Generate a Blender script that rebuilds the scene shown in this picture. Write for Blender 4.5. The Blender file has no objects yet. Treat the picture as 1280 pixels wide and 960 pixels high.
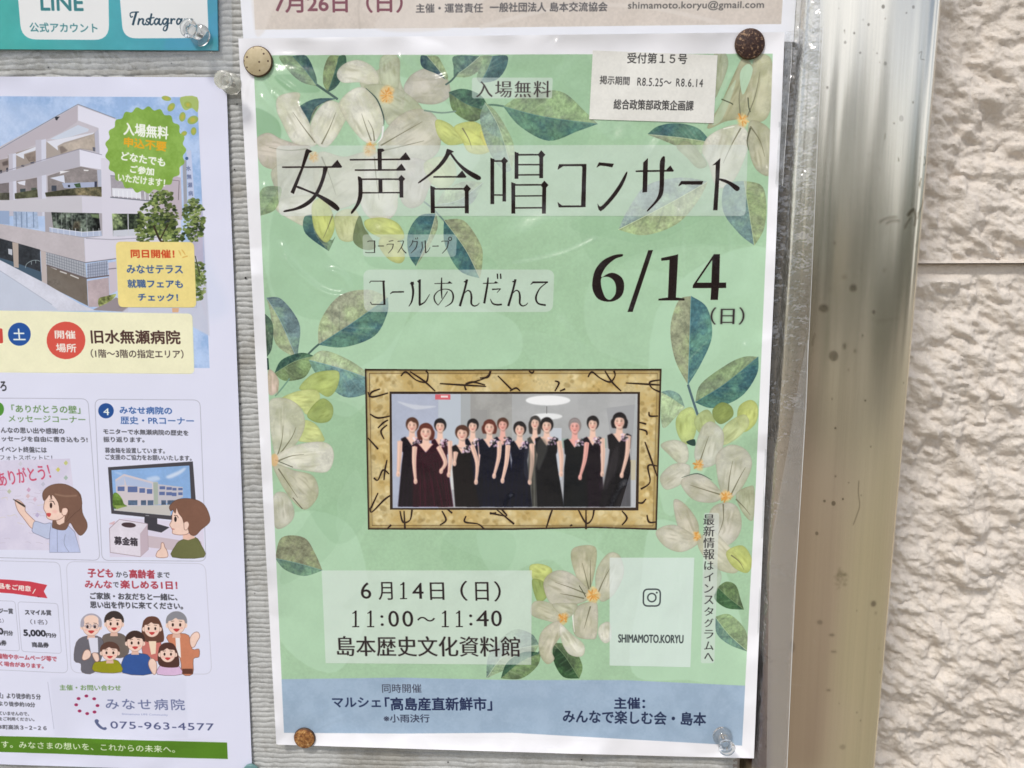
import bpy, bmesh, math, random
import numpy as np
from mathutils import Vector, Matrix, Euler

# ------------------------------------------------------------------ camera
scene = bpy.context.scene
COL = scene.collection
F_PX = 960.0                       # focal length in photo pixels (photo 1280 wide)
RX, RY, RZ = math.radians(8.06), math.radians(-2.70), math.radians(0.16)
TX, TY, TZ = -1.2, -13.55, 315.3   # mm
def _rot():
    cx, sx, cy, sy, cz, sz = math.cos(RX), math.sin(RX), math.cos(RY), math.sin(RY), math.cos(RZ), math.sin(RZ)
    return (np.array([[1,0,0],[0,cx,-sx],[0,sx,cx]]) @ np.array([[cy,0,sy],[0,1,0],[-sy,0,cy]])
            @ np.array([[cz,-sz,0],[sz,cz,0],[0,0,1]]))
R_PC = _rot()                      # plane (x right, y up, z towards viewer) -> camera
C_PL = -R_PC.T @ np.array([TX, TY, -TZ])          # camera centre in plane mm
BASE_Z = 1.40                      # height of the poster's centre above the ground
def W(x, y, d=0.0):                # plane mm -> world metres (d = mm in front of the board)
    return (x*1e-3, -d*1e-3, BASE_Z + y*1e-3)
cam = bpy.data.cameras.new('camera'); cam_o = bpy.data.objects.new('camera', cam); COL.objects.link(cam_o)
cam.sensor_width = 36.0; cam.lens = F_PX/1280*36.0
cam.clip_start = 0.01; cam.clip_end = 500
P2W = np.array([[1,0,0],[0,0,-1],[0,1,0]])        # plane axes -> world axes
Rw = P2W @ R_PC.T                                  # camera -> world
cam_o.matrix_world = Matrix.Translation(Vector(W(C_PL[0], C_PL[1], C_PL[2]))) @ Matrix([[*Rw[0],0],[*Rw[1],0],[*Rw[2],0],[0,0,0,1]])
cam.dof.use_dof = True; cam.dof.focus_distance = 0.315; cam.dof.aperture_fstop = 11.0
scene.camera = cam_o

# ------------------------------------------------------------------ light
SUN_EL, SUN_AZ = 52.0, -28.0       # degrees; azimuth from straight out of the board, negative = from the left
world = bpy.data.worlds.new('World'); scene.world = world; world.use_nodes = True
wn = world.node_tree; bg = wn.nodes['Background']
sky = wn.nodes.new('ShaderNodeTexSky'); sky.sky_type = 'NISHITA'; sky.sun_disc = False
sky.sun_elevation = math.radians(SUN_EL)
sdir = Vector((math.sin(math.radians(SUN_AZ))*math.cos(math.radians(SUN_EL)), -math.cos(math.radians(SUN_AZ))*math.cos(math.radians(SUN_EL)), math.sin(math.radians(SUN_EL))))
sky.sun_rotation = math.atan2(sdir.x, sdir.y)
sky.air_density = 1.0; sky.dust_density = 3.0
# broken white cloud over the whole sky
tc = wn.nodes.new('ShaderNodeTexCoord'); cn = wn.nodes.new('ShaderNodeTexNoise'); cn.inputs['Scale'].default_value = 2.6; cn.inputs['Detail'].default_value = 5
cr = wn.nodes.new('ShaderNodeValToRGB'); cr.color_ramp.elements[0].position = .46; cr.color_ramp.elements[1].position = .60
wn.links.new(tc.outputs['Generated'], cn.inputs['Vector']); wn.links.new(cn.outputs[0], cr.inputs[0])
cm = wn.nodes.new('ShaderNodeMixRGB'); cm.inputs[2].default_value = (10.2, 10.4, 10.8, 1)
wn.links.new(cr.outputs[0], cm.inputs[0]); wn.links.new(sky.outputs[0], cm.inputs[1])
wn.links.new(cm.outputs[0], bg.inputs[0]); bg.inputs[1].default_value = 0.10
sl = bpy.data.lights.new('sun', 'SUN'); so = bpy.data.objects.new('sun', sl); COL.objects.link(so)
sl.energy = 1.7; sl.angle = math.radians(9); sl.color = (1.0, 0.97, 0.93)
so.rotation_euler = sdir.to_track_quat('Z', 'Y').to_euler()
scene.view_settings.view_transform = 'Standard'; scene.view_settings.look = 'None'
scene.view_settings.exposure = 0.26; scene.view_settings.gamma = 1.0
scene.cycles.max_bounces = 10; scene.cycles.transparent_max_bounces = 16
scene.cycles.transmission_bounces = 8

# ------------------------------------------------------------------ photo pixel -> plane
def px2pl(pts, d=0.0):
    """photo pixels (N,2) -> plane mm (N,2) on the sheet d mm in front of the board"""
    p = np.asarray(pts, float).reshape(-1, 2)
    v = np.c_[(p[:,0]-640)/F_PX, -(p[:,1]-480)/F_PX, -np.ones(len(p))] @ R_PC      # = R^T v
    t = (d - C_PL[2])/v[:,2]
    return np.c_[C_PL[0]+v[:,0]*t, C_PL[1]+v[:,1]*t]
def pl2px(x, y, d=0.0):
    X = R_PC @ np.array([x, y, d]) + np.array([TX, TY, -TZ])
    return 640+F_PX*X[0]/-X[2], 480-F_PX*X[1]/-X[2]

# ------------------------------------------------------------------ noise
_rg = {}
def vnoise(x, y, seed=0):
    if seed not in _rg: _rg[seed] = np.random.RandomState(seed+11).rand(256, 256).astype(np.float32)
    g = _rg[seed]; xi = np.floor(x).astype(np.int32); yi = np.floor(y).astype(np.int32)
    fx = (x-xi).astype(np.float32); fy = (y-yi).astype(np.float32)
    fx = fx*fx*(3-2*fx); fy = fy*fy*(3-2*fy)
    a = g[yi & 255, xi & 255]; b = g[yi & 255, (xi+1) & 255]; c = g[(yi+1) & 255, xi & 255]; d = g[(yi+1) & 255, (xi+1) & 255]
    return (a*(1-fx)+b*fx)*(1-fy)+(c*(1-fx)+d*fx)*fy
def fbm(x, y, seed=0, oct=5, gain=0.5):
    s = 0; a = 1; t = 0
    for o in range(oct):
        s = s + a*vnoise(x*2**o+17.3*o, y*2**o+9.1*o, seed+o); t += a; a *= gain
    return s/t                     # 0..1, mean .5

# ------------------------------------------------------------------ raster canvas for flat print
def blur(m, r):
    r = max(1, int(round(r)))
    for _ in range(2):
        for ax in (0, 1):
            pad = [(0, 0), (0, 0)]; pad[ax] = (r+1, r)
            c = np.cumsum(np.pad(m, pad, mode='edge'), axis=ax)
            n = m.shape[ax]
            m = (np.take(c, range(2*r+1, 2*r+1+n), ax)-np.take(c, range(0, n), ax))/(2*r+1)
    return m
def shift(m, dx, dy):
    ix, iy = int(math.floor(dx)), int(math.floor(dy)); fx, fy = dx-ix, dy-iy
    r = lambda a, b: np.roll(np.roll(m, ix+a, 1), iy+b, 0)
    return r(0,0)*(1-fx)*(1-fy)+r(1,0)*fx*(1-fy)+r(0,1)*(1-fx)*fy+r(1,1)*fx*fy
def smooth(pts, n=6, closed=True):
    p = np.asarray(pts, float); N = len(p); out = []
    rng = range(N) if closed else range(N-1)
    for i in rng:
        if closed: a, b, c, d = p[(i-1) % N], p[i], p[(i+1) % N], p[(i+2) % N]
        else: a, b, c, d = p[max(i-1, 0)], p[i], p[i+1], p[min(i+2, N-1)]
        for k in range(n):
            t = k/n
            out.append(0.5*((2*b)+(-a+c)*t+(2*a-5*b+4*c-d)*t*t+(-a+3*b-3*c+d)*t**3))
    if not closed: out.append(p[-1])
    return np.array(out)
def band(pts, w):
    """outline of a stroke along pts; w one width or one per point (same units as pts)"""
    p = np.asarray(pts, float); N = len(p); w = np.broadcast_to(np.asarray(w, float), (N,))/2
    t = np.gradient(p, axis=0); t /= np.maximum(np.linalg.norm(t, axis=1, keepdims=True), 1e-9)
    nrm = np.c_[-t[:,1], t[:,0]]
    cap0 = p[0]-t[0]*w[0]*0.3; cap1 = p[-1]+t[-1]*w[-1]*0.3
    return np.vstack([p+nrm*w[:,None], cap1[None], (p-nrm*w[:,None])[::-1], cap0[None]])

class Canvas:
    def __init__(s, quad, K, d, bgc, margin=2.0):
        pl = px2pl(quad, d); s.x0, s.y1 = pl[:,0].min()-margin, pl[:,1].max()+margin
        s.x1, s.y0 = pl[:,0].max()+margin, pl[:,1].min()-margin
        s.K, s.d = K, d; s.W = int((s.x1-s.x0)*K)+1; s.H = int((s.y1-s.y0)*K)+1
        s.a = np.empty((s.H, s.W, 3), np.float32); s.a[:] = np.array(bgc, np.float32)/255
        s.ox, s.oy, s.sc = 0, 0, 1
        yy, xx = np.mgrid[0:s.H, 0:s.W]; s.mx = (xx/K).astype(np.float32); s.my = (yy/K).astype(np.float32)
        s.n1 = fbm(s.mx/6, s.my/6, 3, 5)-.5         # blotches
        s.n2 = fbm(s.mx/0.8, s.my/0.8, 9, 3)-.5     # grain
        wxx = fbm(s.mx/9, s.my/9, 15, 2)*6
        s.n3 = np.floor((fbm((s.mx+wxx)/4.2, (s.my-wxx)/2.6, 21, 3))*7)/7-.42      # pigment facets
        wr = (wxx-3)*.35; s.n4 = fbm((s.mx*np.cos(wr)+s.my*np.sin(wr))/.45, (s.my*np.cos(wr)-s.mx*np.sin(wr))/3.5, 25, 2)-.5              # brush streaks
    def v(s, ox=0, oy=0, sc=1): s.ox, s.oy, s.sc = ox, oy, sc; return s
    def ph(s, pts): p = np.asarray(pts, float).reshape(-1, 2); return np.c_[s.ox+p[:,0]/s.sc, s.oy+p[:,1]/s.sc]
    def pl2c(s, pl): return np.c_[(pl[:,0]-s.x0)*s.K, (s.y1-pl[:,1])*s.K]
    def c(s, pts): return s.pl2c(px2pl(s.ph(pts), s.d))
    def cover(s, contours, pad=3):
        al = np.vstack(contours)
        x0 = max(0, int(al[:,0].min())-pad); x1 = min(s.W, int(al[:,0].max())+pad+2)
        y0 = max(0, int(al[:,1].min())-pad); y1 = min(s.H, int(al[:,1].max())+pad+2)
        if x1 <= x0 or y1 <= y0: return None
        SS = 4; w, h = x1-x0, y1-y0
        P = np.vstack([np.asarray(q) for q in contours]); Q = np.vstack([np.roll(np.asarray(q), -1, 0) for q in contours])
        ya, yb = (P[:,1]-y0)*SS-.5, (Q[:,1]-y0)*SS-.5; xa, xb = P[:,0]-x0, Q[:,0]-x0
        sg = np.where(yb > ya, 1.0, -1.0); lo = np.minimum(ya, yb); hi = np.maximum(ya, yb)
        r0 = np.clip(np.ceil(lo), 0, h*SS).astype(int); r1 = np.clip(np.ceil(hi), 0, h*SS).astype(int)
        n = np.maximum(r1-r0, 0); idx = np.repeat(np.arange(len(n)), n)
        if len(idx) == 0: return None
        row = np.arange(n.sum())-np.repeat(np.cumsum(n)-n, n)+r0[idx]
        t = (row-ya[idx])/(yb[idx]-ya[idx]); X = np.clip(xa[idx]+t*(xb[idx]-xa[idx]), 0, w)
        ix = np.floor(X).astype(int); fr = X-ix
        acc = np.zeros((h*SS, w+2)); np.add.at(acc, (row, ix), sg[idx]*(1-fr)); np.add.at(acc, (row, ix+1), sg[idx]*fr)
        m = np.clip(np.abs(np.cumsum(acc, 1)[:, :w]), 0, 1).reshape(h, SS, w).mean(1).astype(np.float32)
        return m, x0, y0
    def comp(s, m, x0, y0, col, a=1.0, tex=0.0, col2=None, edge=0.0, grain=0.0, wc=0.0):
        h, w = m.shape; sl = s.a[y0:y0+h, x0:x0+w]; m3 = (m*a)[..., None]
        c = np.array(col, np.float32)/255*np.ones((h, w, 1), np.float32)
        n1 = s.n1[y0:y0+h, x0:x0+w]; n2 = s.n2[y0:y0+h, x0:x0+w]
        if col2 is not None:
            t = np.clip(.5+n1*3.2+n2*.8, 0, 1)[..., None]; c = c*(1-t)+np.array(col2, np.float32)/255*t
        if tex: c = c*(1+(n1*tex*2+n2*tex)[..., None])
        if wc: c = c*(1+wc*(s.n3[y0:y0+h, x0:x0+w]*1.1+s.n4[y0:y0+h, x0:x0+w]*.45+n2*.9+n1*1.4)[..., None])
        if grain: c = c*(1+(n2*grain)[..., None])
        if edge:
            e = np.clip(m-blur(m, 3), 0, 1)[..., None]; c = c*(1-e*edge)
        sl[:] = sl*(1-m3)+c*m3
    def poly(s, pts, col, a=1.0, sm=0, soft=0, **k):
        if sm: pts = smooth(pts, sm)
        r = s.cover([s.c(pts)], 3+int(soft*3))
        if r is None: return
        m, x0, y0 = r
        if soft: m = blur(m, soft)
        s.comp(m, x0, y0, col, a, **k)
    def line(s, pts, w, col, a=1.0, sm=5, soft=0, **k):
        pts = np.asarray(pts, float)
        if sm and len(pts) > 2:
            w = np.asarray(w, float)
            if w.ndim: w = np.interp(np.linspace(0, len(pts)-1, (len(pts)-1)*sm+1), range(len(pts)), w)
            pts = smooth(pts, sm, False)
        s.poly(band(pts, w), col, a, 0, soft, **k)
    def ell(s, x, y, rx, ry, col, a=1.0, rot=0, **k):
        t = np.linspace(0, 2*np.pi, 28)[:-1]; cr, sr = math.cos(rot), math.sin(rot)
        X, Y = rx*np.cos(t), ry*np.sin(t); s.poly(np.c_[x+X*cr-Y*sr, y+X*sr+Y*cr], col, a, **k)
    def rrect(s, quad, r, col, a=1.0, **k):
        s.poly(rr(quad, r), col, a, **k)
    def frame(s, quad, r, w, col, a=1.0):
        o = rr(quad, r); q = np.vstack([o, o[:1]]); s.line(q, w, col, a, sm=0)
    def text(s, t, xl, xr, yt, yb, col, slope=0, bold=0, minch=0, a=1.0, shadow=None, gap=1.0):
        """ink box: left x, right x, top and bottom y at the left end; slope = drop at the right end (view units)"""
        con, (bx0, by0, bx1, by1) = glyphs(t, gap)
        A = px2pl(s.ph([[xl, yb], [xr, yb+slope], [xl, yt]]), s.d)
        u = A[1]-A[0]; un = u/np.linalg.norm(u); v = np.array([-un[1], un[0]])*np.linalg.norm(A[2]-A[0])
        cc = [s.pl2c(A[0]+np.outer((q[:,0]-bx0)/(bx1-bx0), u)+np.outer((q[:,1]-by0)/(by1-by0), v)) for q in con]
        r = s.cover(cc, 8)
        if r is None: return
        m, x0, y0 = r
        if minch:                      # thin horizontals, sturdy verticals, like a Ming typeface
            e = minch
            m = np.minimum(np.minimum(shift(m, 0, e), shift(m, 0, -e)), m)
            m = np.maximum(np.maximum(shift(m, e*.75, 0), shift(m, -e*.75, 0)), m)
        if bold:
            m0 = m
            for k in range(8):
                m = np.maximum(m, shift(m0, bold*math.cos(k*math.pi/4), bold*math.sin(k*math.pi/4)))
        if shadow: s.comp(blur(m, shadow[0]), x0, y0, (60, 60, 60), shadow[1])
        s.comp(m, x0, y0, col, a)
    def vtext(s, t, x, y0, y1, w, col, **k):
        n = len(t); p = (y1-y0)/n
        for i, ch in enumerate(t):
            yy = y0+p*i
            if ch in 'ー': s.line([[x, yy+p*.1], [x+w*.03, yy+p*.8]], w*.1, col); continue
            f = .98 if ord(ch) > 0x4e00 else .8
            s.text(ch, x-w/2*f, x+w/2*f, yy+p*(1-f)/2, yy+p*(1-(1-f)/2)-p*.05, col, **k)
    def image(s, name):
        im = bpy.data.images.new(name, s.W, s.H, alpha=False)
        px = np.ones((s.H, s.W, 4), np.float32); px[..., :3] = np.clip(s.a, 0, 1)[::-1]
        im.pixels.foreach_set(px.ravel()); im.pack(); im.update()
        return im

def rr(quad, r):
    q = np.asarray(quad, float); out = []
    for i in range(4):
        c, a, b = q[i], q[(i-1) % 4], q[(i+1) % 4]
        da = (a-c)/np.linalg.norm(a-c)*r; db = (b-c)/np.linalg.norm(b-c)*r
        for t in np.linspace(0, 1, 7):
            out.append((1-t)**2*(c+da)+2*t*(1-t)*c+t*t*(c+db))
    return np.array(out)
def box(x0, y0, x1, y1): return [[x0, y0], [x1, y0], [x1, y1], [x0, y1]]

_gl = {}
def glyphs(t, gap=1.0):
    if (t, gap) in _gl: return _gl[(t, gap)]
    cu = bpy.data.curves.new('t', 'FONT'); cu.body = t; cu.space_character = gap
    o = bpy.data.objects.new('t', cu); COL.objects.link(o)
    dg = bpy.context.evaluated_depsgraph_get(); dg.update()
    c = o.evaluated_get(dg).to_curve(dg); con = []
    for sp in c.splines:
        if sp.type != 'BEZIER': continue
        b = sp.bezier_points; n = len(b); q = []
        for i in range(n):
            p0, p1, p2, p3 = b[i].co, b[i].handle_right, b[(i+1) % n].handle_left, b[(i+1) % n].co
            st = 1 if ((p1-p0).cross(p3-p0).length < 1e-7 and (p2-p0).cross(p3-p0).length < 1e-7) else 4
            for k in range(st):
                f = k/st; p = p0*(1-f)**3+p1*3*f*(1-f)**2+p2*3*f*f*(1-f)+p3*f**3; q.append((p.x, p.y))
        if len(q) > 2: con.append(np.array(q))
    o.evaluated_get(dg).to_curve_clear(); bpy.data.objects.remove(o); bpy.data.curves.remove(cu)
    al = np.vstack(con); r = (con, (al[:,0].min(), al[:,1].min(), al[:,0].max(), al[:,1].max()))
    _gl[(t, gap)] = r; return r

# ================================================================== PRINT 1: the green concert poster
Q_MAIN = [(298,48),(981,40),(942,948),(345,930)]
D_MAIN = 1.0
INK = (34, 16, 14)
def art_main():
    C = Canvas(Q_MAIN, 6, D_MAIN, (240, 240, 244))
    G = [(316.5,69),(966,67),(958,300),(945,600),(927.5,932),(640,916),(500,917),(355,916),(336,500)]
    G2 = G
    r = C.cover([C.c(G)]); gm, gx, gy = r
    C.comp(gm, gx, gy, (175, 206, 174), 1, tex=.022, grain=.035)
    lt, dk = (192, 222, 195), (152, 188, 153)
    for pts, col, a in [
        ([(320,110),(360,150),(450,250),(520,330),(500,420),(440,520),(380,470),(330,330)], lt, .45),
        ([(318,135),(347,150),(350,175),(330,180),(319,165)], dk, .8),
        ([(343,95),(370,94),(392,105),(400,114),(385,116),(360,113)], dk, .8),
        ([(440,100),(500,95),(560,130),(600,200),(520,240),(450,180)], lt, .6),
        ([(640,70),(735,70),(735,180),(700,200),(640,190)], dk, .25),
        ([(330,690),(370,640),(440,660),(460,760),(420,840),(350,800)], lt, .6),
        ([(480,440),(540,380),(640,400),(640,455),(520,462),(450,462)], lt, .5),
        ([(600,660),(700,665),(760,700),(740,760),(690,700),(620,720)], lt, .5),
        ([(820,390),(960,310),(955,480),(900,560),(830,640)], lt, .6),
        ([(820,650),(900,700),(935,850),(860,850),(790,840),(800,740)], lt, .7),
        ([(350,250),(420,330),(480,360),(400,400),(340,360)], dk, .25),
        ([(745,255),(960,255),(960,300),(850,310),(745,330)], dk, .2),
        ([(380,500),(455,520),(460,640),(420,680),(380,620),(400,560)], dk, .25),
        ([(560,665),(640,668),(630,715),(560,712)], dk, .2),
        ([(745,345),(860,350),(900,440),(830,460),(740,430)], lt, .35),
        ([(470,300),(560,300),(620,335),(470,335)], dk, .25)]:
        C.poly(pts, col, a, sm=6, soft=1)
    for k in range(14):     # faint paper-cut shapes across the ground
        rs = np.random.RandomState(k+5); cx, cy = rs.uniform(350, 940), rs.uniform(90, 840); L = rs.uniform(40, 110); an = rs.uniform(0, 3.1)
        p = [(cx+L*math.cos(an+t)*f, cy+L*math.sin(an+t)*f) for t, f in ((0,1),(.8,.45),(1.6,.33),(2.4,.5),(3.14,1),(4,.4),(4.9,.35),(5.6,.45))]
        C.poly(p, lt if k % 2 else dk, .17, sm=6)

    BL, BE, OL, YG, YL = (104,132,134), (168,176,150), (132,146,112), (200,208,134), (212,218,156)
    def half(axis, side_a, side_b, ca, cb, al=1.0, vein=True):
        """leaf: central vein axis (base..tip) and the outline on each side"""
        ax = smooth(axis, 6, False)
        for sd, col in ((side_a, ca), (side_b, cb)):
            o = smooth([axis[0]]+list(sd)+[axis[-1]], 6, False)
            c2 = tuple(int(v*.70+48*k_) for v, k_ in zip(col, (.9,1.1,.7))); C.poly(np.vstack([o, ax[::-1]]), col, al, col2=c2, edge=.12, wc=.30)
        A_ = np.asarray(axis, float); L_ = np.linalg.norm(A_[-1]-A_[0]); rs = np.random.RandomState(int(A_[0][0]*7+A_[0][1]) % 9999)
        for sd in (side_a, side_b):
            S_ = smooth([axis[0]]+list(sd)+[axis[-1]], 6, False); M_ = smooth(axis, 6, False)
            for t in np.arange(.1, .88, .085):
                a0 = M_[int(t*(len(M_)-1))]; b0 = S_[int(min(.97, t+.16)*(len(S_)-1))]; q = rs.uniform(.6, .95)
                C.line([a0, a0+(b0-a0)*q], [1.2, .5], (70,92,80) if rs.rand() < .55 else (206,214,190), rs.uniform(.15, .38)*al, sm=0, soft=.6)
        if vein: C.line(axis, .8, tuple(min(255, int(v*1.15+12)) for v in cb), .8*al, sm=6)
    def petal(pts, col=(220,222,207), al=.93, veins=()):
        c2 = (int(col[0]*.90), int(col[1]*.905), int(col[2]*.86)); C.poly(pts, tuple(min(250, int(v*1.045)) for v in col), al, sm=6, col2=c2, edge=.13, wc=.13)
        P_ = np.asarray(pts, float); ce = P_.mean(0); w_, v_ = np.linalg.eigh(np.cov((P_-ce).T)); ax_ = v_[:,1]; nx_ = v_[:,0]; La, Lb = np.sqrt(w_[1])*1.1, np.sqrt(w_[0])*1.0
        rs = np.random.RandomState(int(ce[0]*13+ce[1]) % 9999)
        hi_ = tuple(min(252, int(v*1.11+4)) for v in col); lo_ = (int(col[0]*.80), int(col[1]*.80), int(col[2]*.73))
        C.ell(ce[0]+ax_[0]*La*.3*rs.choice([-1,1]), ce[1]+ax_[1]*La*.3, La*.5, Lb*.55, hi_, .55*al, math.atan2(ax_[1], ax_[0]), soft=4)
        for k in range(11):
            o = nx_*rs.uniform(-.75, .75)*Lb; t0 = rs.uniform(-.9, .2)*La; t1 = t0+rs.uniform(.4, .9)*La; bd = nx_*rs.uniform(-.12, .12)*Lb
            C.line([ce+o+ax_*t0, ce+o*1.05+bd+ax_*(t0+t1)/2, ce+o+ax_*t1], [.4, rs.uniform(1, 3.2), .3], hi_ if k % 3 == 0 else lo_, rs.uniform(.22, .5)*al, soft=.8)
        C.line(np.vstack([smooth(pts, 4), smooth(pts, 4)[:1]]), .8, lo_, .28*al, sm=0)
        for vv in veins: C.line(vv, [2.0,1.0,.4] if len(vv) == 3 else 1.2, (118,116,92), .75)
    def stem(p, w=2.2, col=(88,112,104)): C.line(p, w, col)
    PK = (222,220,208)

    def eye(x, y, r):                          # stamens: a ragged dab of short orange strokes
        rs = np.random.RandomState(int(x*7+y)); t = np.linspace(0, 2*np.pi, 12)[:-1]; q = r*rs.uniform(.55, 1.15, 11)
        C.poly(np.c_[x+q*np.cos(t), y+q*1.1*np.sin(t)], (230,196,136), .75, sm=3, soft=1.5, wc=.2)
        for k in range(26):
            a = rs.uniform(0, 6.28); l = r*rs.uniform(.3, 1.05); i = r*rs.uniform(0, .5)
            C.line([(x+i*math.cos(a), y+i*math.sin(a)), (x+l*math.cos(a+.2), y+l*math.sin(a+.2))], rs.uniform(.9, 2.2), ((226,172,92),(216,156,78),(236,200,140))[k % 3], .75, sm=0)
    # --- top left spray
    half([(397,108),(382,88),(366,70)], [(378,103),(362,90),(349,71)], [(394,92),(383,70)], (136,156,136), (66,98,104))
    half([(410,115),(418,92),(424,70)], [(404,104),(405,85),(412,70)], [(421,108),(432,88),(432,70)], (142,154,122), (62,98,92))
    stem([(396,106),(409,115),(422,124)], 3)
    half([(422,123),(395,134),(386,158)], [(398,123),(382,128),(374,137)], [(405,128),(394,140)], (68,102,110), (140,152,128), vein=False)
    petal([(450,100),(475,86),(498,72),(500,100),(506,120),(500,150),(482,150),(462,125)], (196,196,176), .9)
    petal([(421,92),(430,80),(447,75),(464,82),(473,95),(470,108),(450,103),(428,103)], PK)
    petal([(478,70),(496,69),(499,92),(497,110),(487,112),(477,104),(474,86)], (190,196,172), .85)
    petal([(505,108),(515,93),(533,85),(549,87),(560,100),(562,120),(545,130),(522,128),(508,118)], (198,194,184))
    petal([(455,108),(475,105),(500,112),(522,128),(528,142),(510,150),(487,157),(478,140),(466,120)], (194,198,176), .9)
    petal([(347,122),(362,116),(375,117),(374,130),(385,150),(391,166),(396,180),(383,184),(366,178),(352,152),(346,138)], PK, veins=[[(394,178),(380,160),(366,140)]])
    petal([(412,126),(425,130),(434,143),(428,158),(420,172),(408,184),(396,180),(388,165),(390,150),(400,134)], PK, veins=[[(402,180),(412,160),(420,140)]])
    petal([(424,128),(440,112),(456,110),(470,125),(479,146),(477,164),(466,180),(452,174),(438,158),(428,142)], PK, veins=[[(464,176),(458,160),(452,142)],[(468,176),(466,162),(460,150)]])
    petal([(473,180),(484,160),(500,144),(521,136),(541,142),(550,160),(549,187),(531,202),(500,206),(480,196)], (204,201,188), veins=[[(476,182),(500,168),(528,152)],[(480,188),(506,182),(530,176)]])
    C.line([(457,110),(471,124),(479,144),(480,156)], [.6,1.6,1.6,.5], (70,90,84)); C.line([(479,158),(477,172),(470,180)], [2.5,2,.4], (236,238,234))
    petal([(320,174),(335,166),(352,174),(374,181),(388,184),(378,206),(352,212),(330,208),(321,192)], (204,196,186), veins=[[(384,186),(360,188),(336,184)]])
    petal([(340,212),(370,200),(395,200),(398,225),(392,250),(370,262),(352,262),(345,240)], (205,203,194))
    petal([(345,262),(352,250),(378,244),(393,248),(392,266),(382,282),(366,276)], PK)
    petal([(400,190),(430,196),(458,190),(470,205),(458,240),(440,256),(410,262),(396,240),(392,215)], (208,206,192), veins=[[(402,196),(412,220),(420,244)]])
    petal([(460,190),(490,196),(520,210),(500,236),(496,262),(485,274),(462,272),(450,250),(455,215)], PK, veins=[[(468,196),(470,220),(474,250)]])
    petal([(498,200),(530,200),(545,215),(536,236),(528,254),(512,260),(500,246)], (206,202,196))
    for x, y, r in ((484,119,10),(463,185,9),(392,196,7)):
        eye(x, y, r)
    # bits under the title
    half([(350,233),(340,248),(324,270)], [(330,234),(322,250)], [(352,240),(344,262)], (158,176,146), (150,166,132), .85, False)
    half([(390,268),(394,292),(411,314)], [(380,272),(382,292)], [(402,290),(414,300),(419,296)], (66,104,112), (112,132,120), .95, False)
    petal([(391,254),(401,248),(414,262),(418,286),(408,303),(395,290),(390,270)], YG, veins=[[(416,268),(410,284),(404,298)]])
    petal([(418,272),(430,262),(446,264),(450,285),(441,301),(424,298)], (206,210,168))
    petal([(450,270),(456,286),(470,308),(456,312),(442,302),(444,282)], OL)
    petal([(456,276),(478,272),(498,280),(505,298),(486,300),(462,290)], YG)
    petal([(478,296),(498,300),(506,320),(500,329),(486,324),(474,308)], (200,204,140))
    half([(545,256),(574,250),(604,228)], [(556,238),(580,227)], [(565,261),(590,254)], (190,206,182), (168,186,180), .9)
    stem([(530,252),(542,262),(556,277)], 2, (120,146,140))
    half([(545,267),(535,300),(520,333)], [(524,270),(510,292),(511,318)], [(547,285),(534,312)], (74,116,124), (164,172,148))
    half([(555,275),(582,312),(600,348)], [(556,305),(574,338)], [(580,276),(601,306),(603,328)], (72,116,124), (164,170,142))
    # top right of the left half
    half([(558,100),(546,84),(534,70)], [(545,92),(528,84),(526,70)], [(560,95),(552,78),(546,70)], (64,90,108), (158,168,142))
    half([(567,96),(584,84),(600,70)], [(567,84),(568,70)], [(586,96),(604,84),(612,70)], (84,114,118), (156,170,150), vein=True)
    half([(600,104),(610,86),(616,70)], [(596,96),(602,80),(606,70)], [(620,100),(632,86),(634,70)], (150,172,150), (90,124,126))
    stem([(557,106),(565,100),(573,90)], 2.2)
    half([(561,115),(584,130),(612,139)], [(566,138),(588,152),(604,146)], [(580,111),(602,120)], (108,128,92), (52,92,82))
    stem([(530,138),(552,141),(570,139)], 2, (138,160,146)); stem([(600,134),(614,131),(630,133)], 2.4, (110,140,124))
    petal([(545,150),(562,155),(577,170),(581,178),(560,181),(547,168)], YG)
    petal([(568,158),(592,152),(610,164),(621,180),(606,192),(586,190),(577,174)], (204,210,132), veins=[[(578,160),(586,174),(590,186)]])
    petal([(600,165),(622,172),(630,186),(612,190)], (214,212,130), .9)
    half([(606,128),(624,160),(640,212)], [(600,150),(612,190),(630,214)], [(622,142),(642,180)], (150,172,166), (170,184,156), .85)
    half([(629,133),(680,146),(747,155)], [(655,118),(700,114),(732,140)], [(650,158),(686,176),(722,164)], (152,172,140), (88,128,122))
    # ghosts of shapes under the title panel
    petal([(530,205),(548,196),(566,200),(570,222),(556,236),(538,228)], (210,220,176), .7)
    # right of the sticker
    half([(889,178),(850,172),(809,168)], [(872,160),(845,154),(822,158)], [(872,196),(848,184),(830,176)], (78,118,122), (168,178,150))
    petal([(858,176),(874,190),(884,206),(872,210),(858,196),(846,184)], (176,184,156), .9)
    petal([(893,66),(906,66),(910,82),(900,110),(893,120)], (176,180,156), .9)
    petal([(884,160),(902,128),(918,92),(930,72),(942,88),(938,122),(926,146),(906,152)], (182,180,152), veins=[[(926,148),(924,120),(930,92)]])
    petal([(944,70),(956,68),(965,78),(967,118),(958,148),(940,152),(930,140),(934,110)], (196,194,168), veins=[[(934,146),(944,120),(950,90)]])
    petal([(886,206),(878,190),(884,172),(904,160),(926,156),(936,172),(930,200),(915,228),(896,234)], PK, veins=[[(926,160),(914,182),(904,204)]])
    petal([(937,152),(956,156),(966,172),(966,206),(960,220),(944,210),(936,184)], (188,186,164), veins=[[(938,158),(950,176),(956,196)]])
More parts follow.
